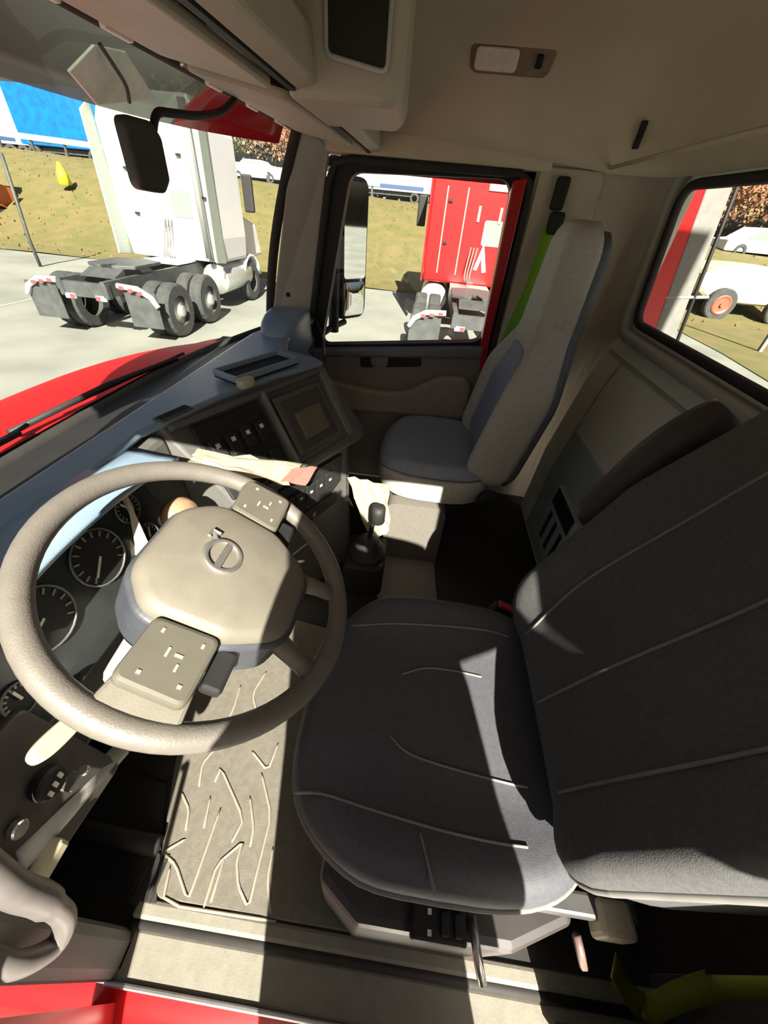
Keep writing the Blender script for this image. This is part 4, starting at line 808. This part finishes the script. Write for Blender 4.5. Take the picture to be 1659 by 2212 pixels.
def tractor(label, x0, yc, P, side=None, clen=3.3, cabx=3.4, group='parked tractors', backm=None):
    """tractor unit seen from behind, heading +X; x0 is the rear end of the frame"""
    t = thing('semi_tractor', label, 'truck', (x0 + 3, yc, GZ), group)
    side = side or P; g0 = GZ; xc = x0 + cabx
    obj('sleeper_cab', G().prism(rpoly([(yc - 1.17, g0 + 1.10), (yc - 1.22, g0 + 1.6), (yc - 1.20, g0 + 3.5), (yc - 0.95, g0 + 4.0), (yc + 0.95, g0 + 4.0), (yc + 1.20, g0 + 3.5), (yc + 1.22, g0 + 1.6), (yc + 1.17, g0 + 1.10)], 0.08, 3), xc, xc + clen, 'x'), backm or P, t, bevel=0.05)
    obj('hood', G().prism([(xc + clen, g0 + 1.0), (xc + clen, g0 + 2.2), (xc + clen + 1.6, g0 + 1.8), (xc + clen + 1.9, g0 + 1.0)], yc - 0.9, yc + 0.9, 'y'), P, t, bevel=0.08)
    for s in (-1, 1):
        obj('side_fairing', G().prism([(xc - 0.45, g0 + 1.15), (xc - 0.32, g0 + 3.6), (xc + .02, g0 + 3.8), (xc + .02, g0 + 1.1)], yc + s * 1.20, yc + s * 1.24, 'y'), side, t, bevel=0.01)
        obj('fuel_tank', G().lathe([(0.33, 0), (0.35, .03), (0.35, 1.6), (0.33, 1.63)], 20, Matrix.Translation((xc + .1, yc + s * .85, g0 + .72)) @ Matrix.Rotation(R(90), 4, 'Y')), ALU, t, smooth=True)
        obj('frame_rail', G().box((x0 + 2.6, yc + s * .42, g0 + 0.93), (5.2, 0.09, 0.26)), FRAMEM, t)
        obj('front_fender', G().tube([(xc + clen + .3 + .62 * math.cos(R(a)), yc + s * 1.03, g0 + .52 + .62 * math.sin(R(a))) for a in range(10, 175, 20)], 0.16, 8, flat=(0.25, 1.0)), P, t, smooth=True)
        obj('mirror', G().box((xc + clen - .2, yc + s * 1.5, g0 + 2.5), (0.12, 0.26, 0.75)), BLACK, t, bevel=0.04)
        for k, ax in enumerate((0.95, 2.25)):
            for yo in (0.82, 1.14):
                obj('tyre', G().add(*(lambda q: (q.v, q.f))(tyre_g()), T=Matrix.Translation((x0 + ax, yc + s * yo, g0 + .5)) @ Matrix.Rotation(R(90), 4, 'X')), TYRE, t, smooth=False)
            obj('wheel_disc', G().lathe([(0.29, 0), (0.27, .06), (.12, .10), (.10, .16), (0.02, .17)], 20, Matrix.Translation((x0 + ax, yc + s * 1.15, g0 + .5)) @ Matrix.Rotation(R(-90 * s), 4, 'X')), ALU, t, smooth=True)
        obj('tyre', G().add(*(lambda q: (q.v, q.f))(tyre_g()), T=Matrix.Translation((xc + clen + .3, yc + s * 1.02, g0 + .5)) @ Matrix.Rotation(R(90), 4, 'X')), TYRE, t)
        # quarter fender brackets with red and white tape, mud flaps
        obj('mud_flap', G().box((x0 + .18, yc + s * .98, g0 + .62), (0.02, 0.62, 0.62)), FRAMEM, t)
        br = obj('flap_bracket', G().tube([(x0 + .15, yc + s * .60, g0 + 1.00), (x0 + .15, yc + s * .98, g0 + 0.98), (x0 + .15, yc + s * 1.20, g0 + 0.86), (x0 + .15, yc + s * 1.30, g0 + .70)], 0.05, 8), WHITE, t, smooth=True)
        for k in range(3): obj('tape_patch', G().box((x0 + .095, yc + s * (.70 + .17 * k), g0 + .985 - .03 * k), (0.008, 0.09, 0.06)), REDBUT, br)
        tl = obj('tail_lamp', G().box((x0 + .02, yc + s * .30, g0 + .78), (0.04, 0.20, 0.09)), WHITE, t, bevel=0.01); obj('lamp_red', G().box((x0 - .004, yc + s * .25, g0 + .78), (0.01, 0.09, 0.07)), REDBUT, tl)
    obj('end_crossmember', G().box((x0 + .06, yc, g0 + .90), (0.10, 0.95, 0.24)), FRAMEM, t)
    obj('fifth_wheel', G().prism(rpoly([(x0 + .75, yc - .12), (x0 + .95, yc - .50), (x0 + 1.85, yc - .50), (x0 + 2.05, yc), (x0 + 1.85, yc + .50), (x0 + .95, yc + .50), (x0 + .75, yc + .12), (x0 + 1.3, yc)], 0.05, 3), g0 + 1.16, g0 + 1.22, 'z'), FRAMEM, t, bevel=0.01)
    obj('fifth_wheel_ramp', G().prism([(x0 + .45, g0 + 1.05), (x0 + .80, g0 + 1.17), (x0 + .80, g0 + 1.05)], yc - .35, yc + .35, 'y'), FRAMEM, t)
    obj('deck_plate', G().box((x0 + 2.95, yc, g0 + 1.10), (0.85, 0.95, 0.03)), ALU, t)
    obj('rear_window', G().prism(rpoly([(yc - .62, g0 + 1.95), (yc - .62, g0 + 2.45), (yc - .12, g0 + 2.45), (yc - .12, g0 + 1.95)], .06), xc - .015, xc + .02, 'x'), mat('far_glass', (0.16, 0.19, 0.18), 0.1), t)
    for k in range(3): obj('air_hose', G().tube(curve([(xc - .03, yc + .1 - .08 * k, g0 + 1.9), (xc - .25, yc + .15 - .06 * k, g0 + 1.3), (xc - .5, yc + .05 - .05 * k, g0 + 1.2)], 5), 0.018, 6), mat('hose', (.12, .12, .11), .6), t, smooth=True)
    obj('exhaust_stack', G().tube([(xc - .18, yc - .92, g0 + 1.2), (xc - .18, yc - .92, g0 + 3.9)], 0.075, 12), mat('stack_grey', (0.30, 0.31, 0.29), 0.4, metal=.5), t, smooth=True)
    for yy, zz in ((.75, 2.75), (.75, 1.95), (-.55, 3.05), (-.98, 2.35)): obj('cab_hinge', G().box((xc - .03, yc + yy, g0 + zz), (0.05, 0.10, 0.05)), BLACK, t)
    return t
GREYW = mat('fairing_grey', (0.26, 0.30, 0.26), 0.4)
tractor('white tractor unit parked with its back to the windshield, tandem wheels showing', 6.35, 6.35, WHITE, GREYW, clen=1.5)
RED2 = mat('bright_red_paint', (0.48, 0.008, 0.010), 0.3)
rt = tractor('bright red tractor unit seen through the passenger window', 7.1, -1.0, RED2, RED2)
xr = 7.1 + 3.4
for yy in (0.0 - .15, -.62): obj('pale_seam', G().box((xr - .02, yy, 0.95), (0.02, 0.03, 1.7)), mat('pale_red', (0.55, 0.2, 0.16), 0.5), rt)
obj('decal', G().prism([(-1.05, 0.25), (-1.20, 0.80), (-1.38, 0.22), (-1.28, 0.20), (-1.20, 0.50), (-1.14, 0.24)], xr - .02, xr - .008, 'x'), WHITE, rt, label='white arrow-shaped decal')
obj('roof_plate', G().box((xr - .02, -1.35, 1.86), (0.03, 0.55, 0.16)), WHITE, rt)
for yy in (-.95, -1.45): obj('vent_mark', G().box((xr - .02, yy, 1.35), (0.02, 0.06, 0.30)), mat('pale_red', (0.55, 0.2, 0.16), 0.5), rt)
tractor('orange tractor unit at the far left edge of the windshield view', 13.2, 22.2, ORP, ORP)
# blue box trailer and other traffic on the road above the bank
def boxtruck(name, label, x, y0, y1, z0, z1, m, cat='truck'):
    t = thing(name, label, cat, (x + 1.2, (y0 + y1) / 2, z0 - 1.0))
    obj('cargo_box', G().box((x + 1.25, (y0 + y1) / 2, (z0 + z1) / 2), (2.5, y1 - y0, z1 - z0)), m, t, bevel=0.05)
    obj('side_stripe', G().box((x - .01, (y0 + y1) / 2, z0 + .35), (0.02, (y1 - y0) * .8, 0.35)), mat('stripe_dark', (0.02, 0.05, 0.12), .5), t)
    for yy in (y0 + .7, y0 + 1.8, y1 - .8):
        obj('tyre', G().add(*(lambda q: (q.v, q.f))(tyre_g()), T=Matrix.Translation((x + .2, yy, z0 - .45)) @ Matrix.Rotation(R(90), 4, 'Y')), TYRE, t)
    obj('chassis', G().box((x + 1.2, (y0 + y1) / 2, z0 - .2), (1.6, y1 - y0 - .4, .3)), FRAMEM, t)
    return t
boxtruck('box_truck', 'bright blue box truck on the road above the grass bank', 36.5, 25.5, 33.0, 2.9, 6.2, mat('bright_blue', (0.003, 0.07, 0.26), 0.4, scale=2, col2=(0.0, 0.11, 0.34)))
boxtruck('white_trailer', 'white box trailer behind the white tractor at the top of the bank', 38.5, 34.2, 44.0, 2.9, 6.4, WHITE, 'trailer')
boxtruck('white_trailer', 'pale box trailer on the far road seen above the grass through the passenger window', 52.0, 1.0, 10.0, 2.6, 5.2, mat('pale_grey_paint', (0.30, 0.31, 0.30), 0.5), 'trailer')
def car(label, x, y, z, m, s=1.0, hub=None):
    t = thing('car', label, 'car', (x, y, z))
    obj('body', G().prism(rpoly([(y - 2.2, z + .3), (y - 2.2, z + .8), (y - 1.3, z + .9), (y - .7, z + 1.4), (y + .8, z + 1.4), (y + 1.5, z + .9), (y + 2.2, z + .8), (y + 2.2, z + .3)], .1, 3), x - .85, x + .85, 'x'), m, t, bevel=0.05)
    obj('side_glass', G().prism([(y - 1.1, z + .92), (y - .62, z + 1.32), (y + .72, z + 1.32), (y + 1.25, z + .92)], x - .87, x + .87, 'x'), mat('far_glass', (0.16, 0.19, 0.18), 0.1), t)
    for yy in (-1.35, 1.35): obj('tyre', G().add(*(lambda q: (q.v, q.f))(tyre_g(.33, .22)), T=Matrix.Translation((x - .8, y + yy, z + .33)) @ Matrix.Rotation(R(90), 4, 'Y')), TYRE, t)
    return t
car('white car on the road right of the white tractor', 40.0, 15.5, 2.0, WHITE); car('pale car further right on the road above the bank', 42.0, 10.0, 1.8, mat('pale_grey_paint', (0.30, 0.31, 0.30), 0.5))
# guard rail on the bank's crest
gr = thing('guard_rail', 'pale steel guard rail along the crest of the grass bank', 'guard rail', (31, 20, 1.6))
zt = lambda y: 1.55 + 0.028 * y
obj('rail', G().strap([(31.0, y, zt(y) + .72) for y in range(4, 46, 6)], Vector((0, 0, 1)), 0.30, 0.05), ALU, gr)
for k in range(18):
    y = 4.5 + 2.3 * k; obj('post', G().box((31.1, y, zt(y) + .35), (0.12, 0.12, 0.85)), FRAMEM, gr)
# mast by the orange truck
q0, q1 = at(62, 515, x=13.0), at(2, 330, x=13.0)
tag(obj('leaning_pole', G().tube([(q0.x, q0.y, GZ), tuple(q0), tuple(q1)], 0.05, 8), FRAMEM, smooth=True), 'thin dark leaning pole at the left edge of the windshield view', 'pole')
tag(obj('yellow_marker', G().lathe([(0.30, 0), (0.22, .5), (0.05, .9)], 14, Matrix.Translation((23, 19.5, 0.9))), mat('marker_yellow', (0.55, 0.5, 0.02), .6), smooth=True), 'yellow marker on the grass bank', 'marker')
# trees
def tree(label, x, y, z, h, r, m, n=2200, group='trees beyond the road'):
    rr = random.Random(int(x * 7 + y * 13)); t = thing('tree', label, 'tree', (x, y, z), group)
    tk = G().tube([(x, y, z - .3), (x + .1, y, z + h * .4), (x, y + .1, z + h * .8)], [.22, .16, .05], 8)
    for k in range(6):
        a = rr.uniform(0, 6.28); tk.tube([(x, y, z + h * (.3 + .08 * k)), (x + math.cos(a) * r * .8, y + math.sin(a) * r * .8, z + h * (.5 + .08 * k))], [.08, .03], 6)
    obj('trunk', tk, mat('bark', (.06, .05, .04), .9), t, smooth=True)
    g = G()
    for k in range(n):
        u, v, q = rr.gauss(0, .5), rr.gauss(0, .5), rr.gauss(0, .45); p = Vector((x + u * r, y + v * r, z + h * .62 + q * h * .38)); s = rr.uniform(.06, .16) * r / 2.5
        d1 = Vector((rr.uniform(-1, 1), rr.uniform(-1, 1), rr.uniform(-1, 1))).normalized(); d2 = d1.cross(Vector((rr.uniform(-1, 1), rr.uniform(-1, 1), rr.uniform(-1, 1)))).normalized()
        g.add([tuple(p - d1 * s), tuple(p + d2 * s * .7), tuple(p + d1 * s), tuple(p - d2 * s * .7)], [(0, 1, 2, 3)])
    o = obj('foliage', g, m, t); o['kind'] = 'stuff'
BARE = mat('bare_twigs', (0.15, 0.115, 0.075), .95, var=.3, scale=1.0); RUST = mat('rust_leaves', (0.22, 0.10, 0.055), .95, var=.3, scale=1.0); OLIVE = mat('olive_leaves', (0.13, 0.13, 0.05), .95, var=.3, scale=1.0)
for x, y, h, r, m, lab in ((66, 24, 9, 4.5, BARE, 'bare tan tree beyond the road behind the white car'), (62, 17, 8, 4.2, RUST, 'rusty orange tree beyond the road at the right of the windshield'), (68, 31, 10, 5, OLIVE, 'olive tree behind the blue box truck'), (64, 38, 9, 5, BARE, 'bare tree at the far left beyond the road'),
                           (72, 10, 6, 4.5, BARE, 'bare tree left of the red tractor beyond the road'), (40, -22, 6, 3.6, RUST, 'rust-red tree seen through the rear window'), (44, -28, 6.5, 4, OLIVE, 'olive tree seen through the rear window'), (38, -29, 5, 3.2, RUST, 'low rust-red tree at the right of the rear window')):
    tree(lab, x, y, 1.5 + .028 * y, h, r, m)
# cream tanker with red wheel, seen through the rear window
ft = thing('farm_trailer', 'cream tank trailer with a red wheel seen through the rear window', 'trailer', (18, -12.2, GZ))
obj('tank', G().rings([[(x, -12.3 + .0 + a, 0.02 + b) for a, b in superel(2.0 * k, .62 * k, 3, 28)] for x, k in ((17.0, .9), (17.1, 1), (19.0, 1), (19.1, .9))]), mat('cream_tank', (0.42, 0.37, 0.27), .5), ft, smooth=False, bevel=0.03)
for y in (-11.3, -13.6):
    obj('tyre', G().add(*(lambda q: (q.v, q.f))(tyre_g(.55, .3)), T=Matrix.Translation((16.9, y, GZ + .55)) @ Matrix.Rotation(R(90), 4, 'Y')), TYRE, ft)
    obj('red_hub', G().lathe([(.34, -.17), (.30, -.2), (.08, -.1), (.07, -.24)], 18, Matrix.Translation((16.9, y, GZ + .55)) @ Matrix.Rotation(R(90), 4, 'Y')), mat('red_hub', (.45, .07, .04), .5), ft)
obj('drawbar', G().tube([(17.5, -10.4, GZ + .6), (17.5, -8.6, GZ + .5)], .07, 8), FRAMEM, ft)
car('white car parked behind the cream trailer in the rear window view', 27.0, -18.0, 0.55, WHITE)
tag(obj('sign_post', G().box((12.0, -10.05, 0.0), (0.10, 0.10, 2.4)), mat('post_grey', (.16, .17, .16), .6)), 'grey post standing on the lot in the rear window view', 'post')
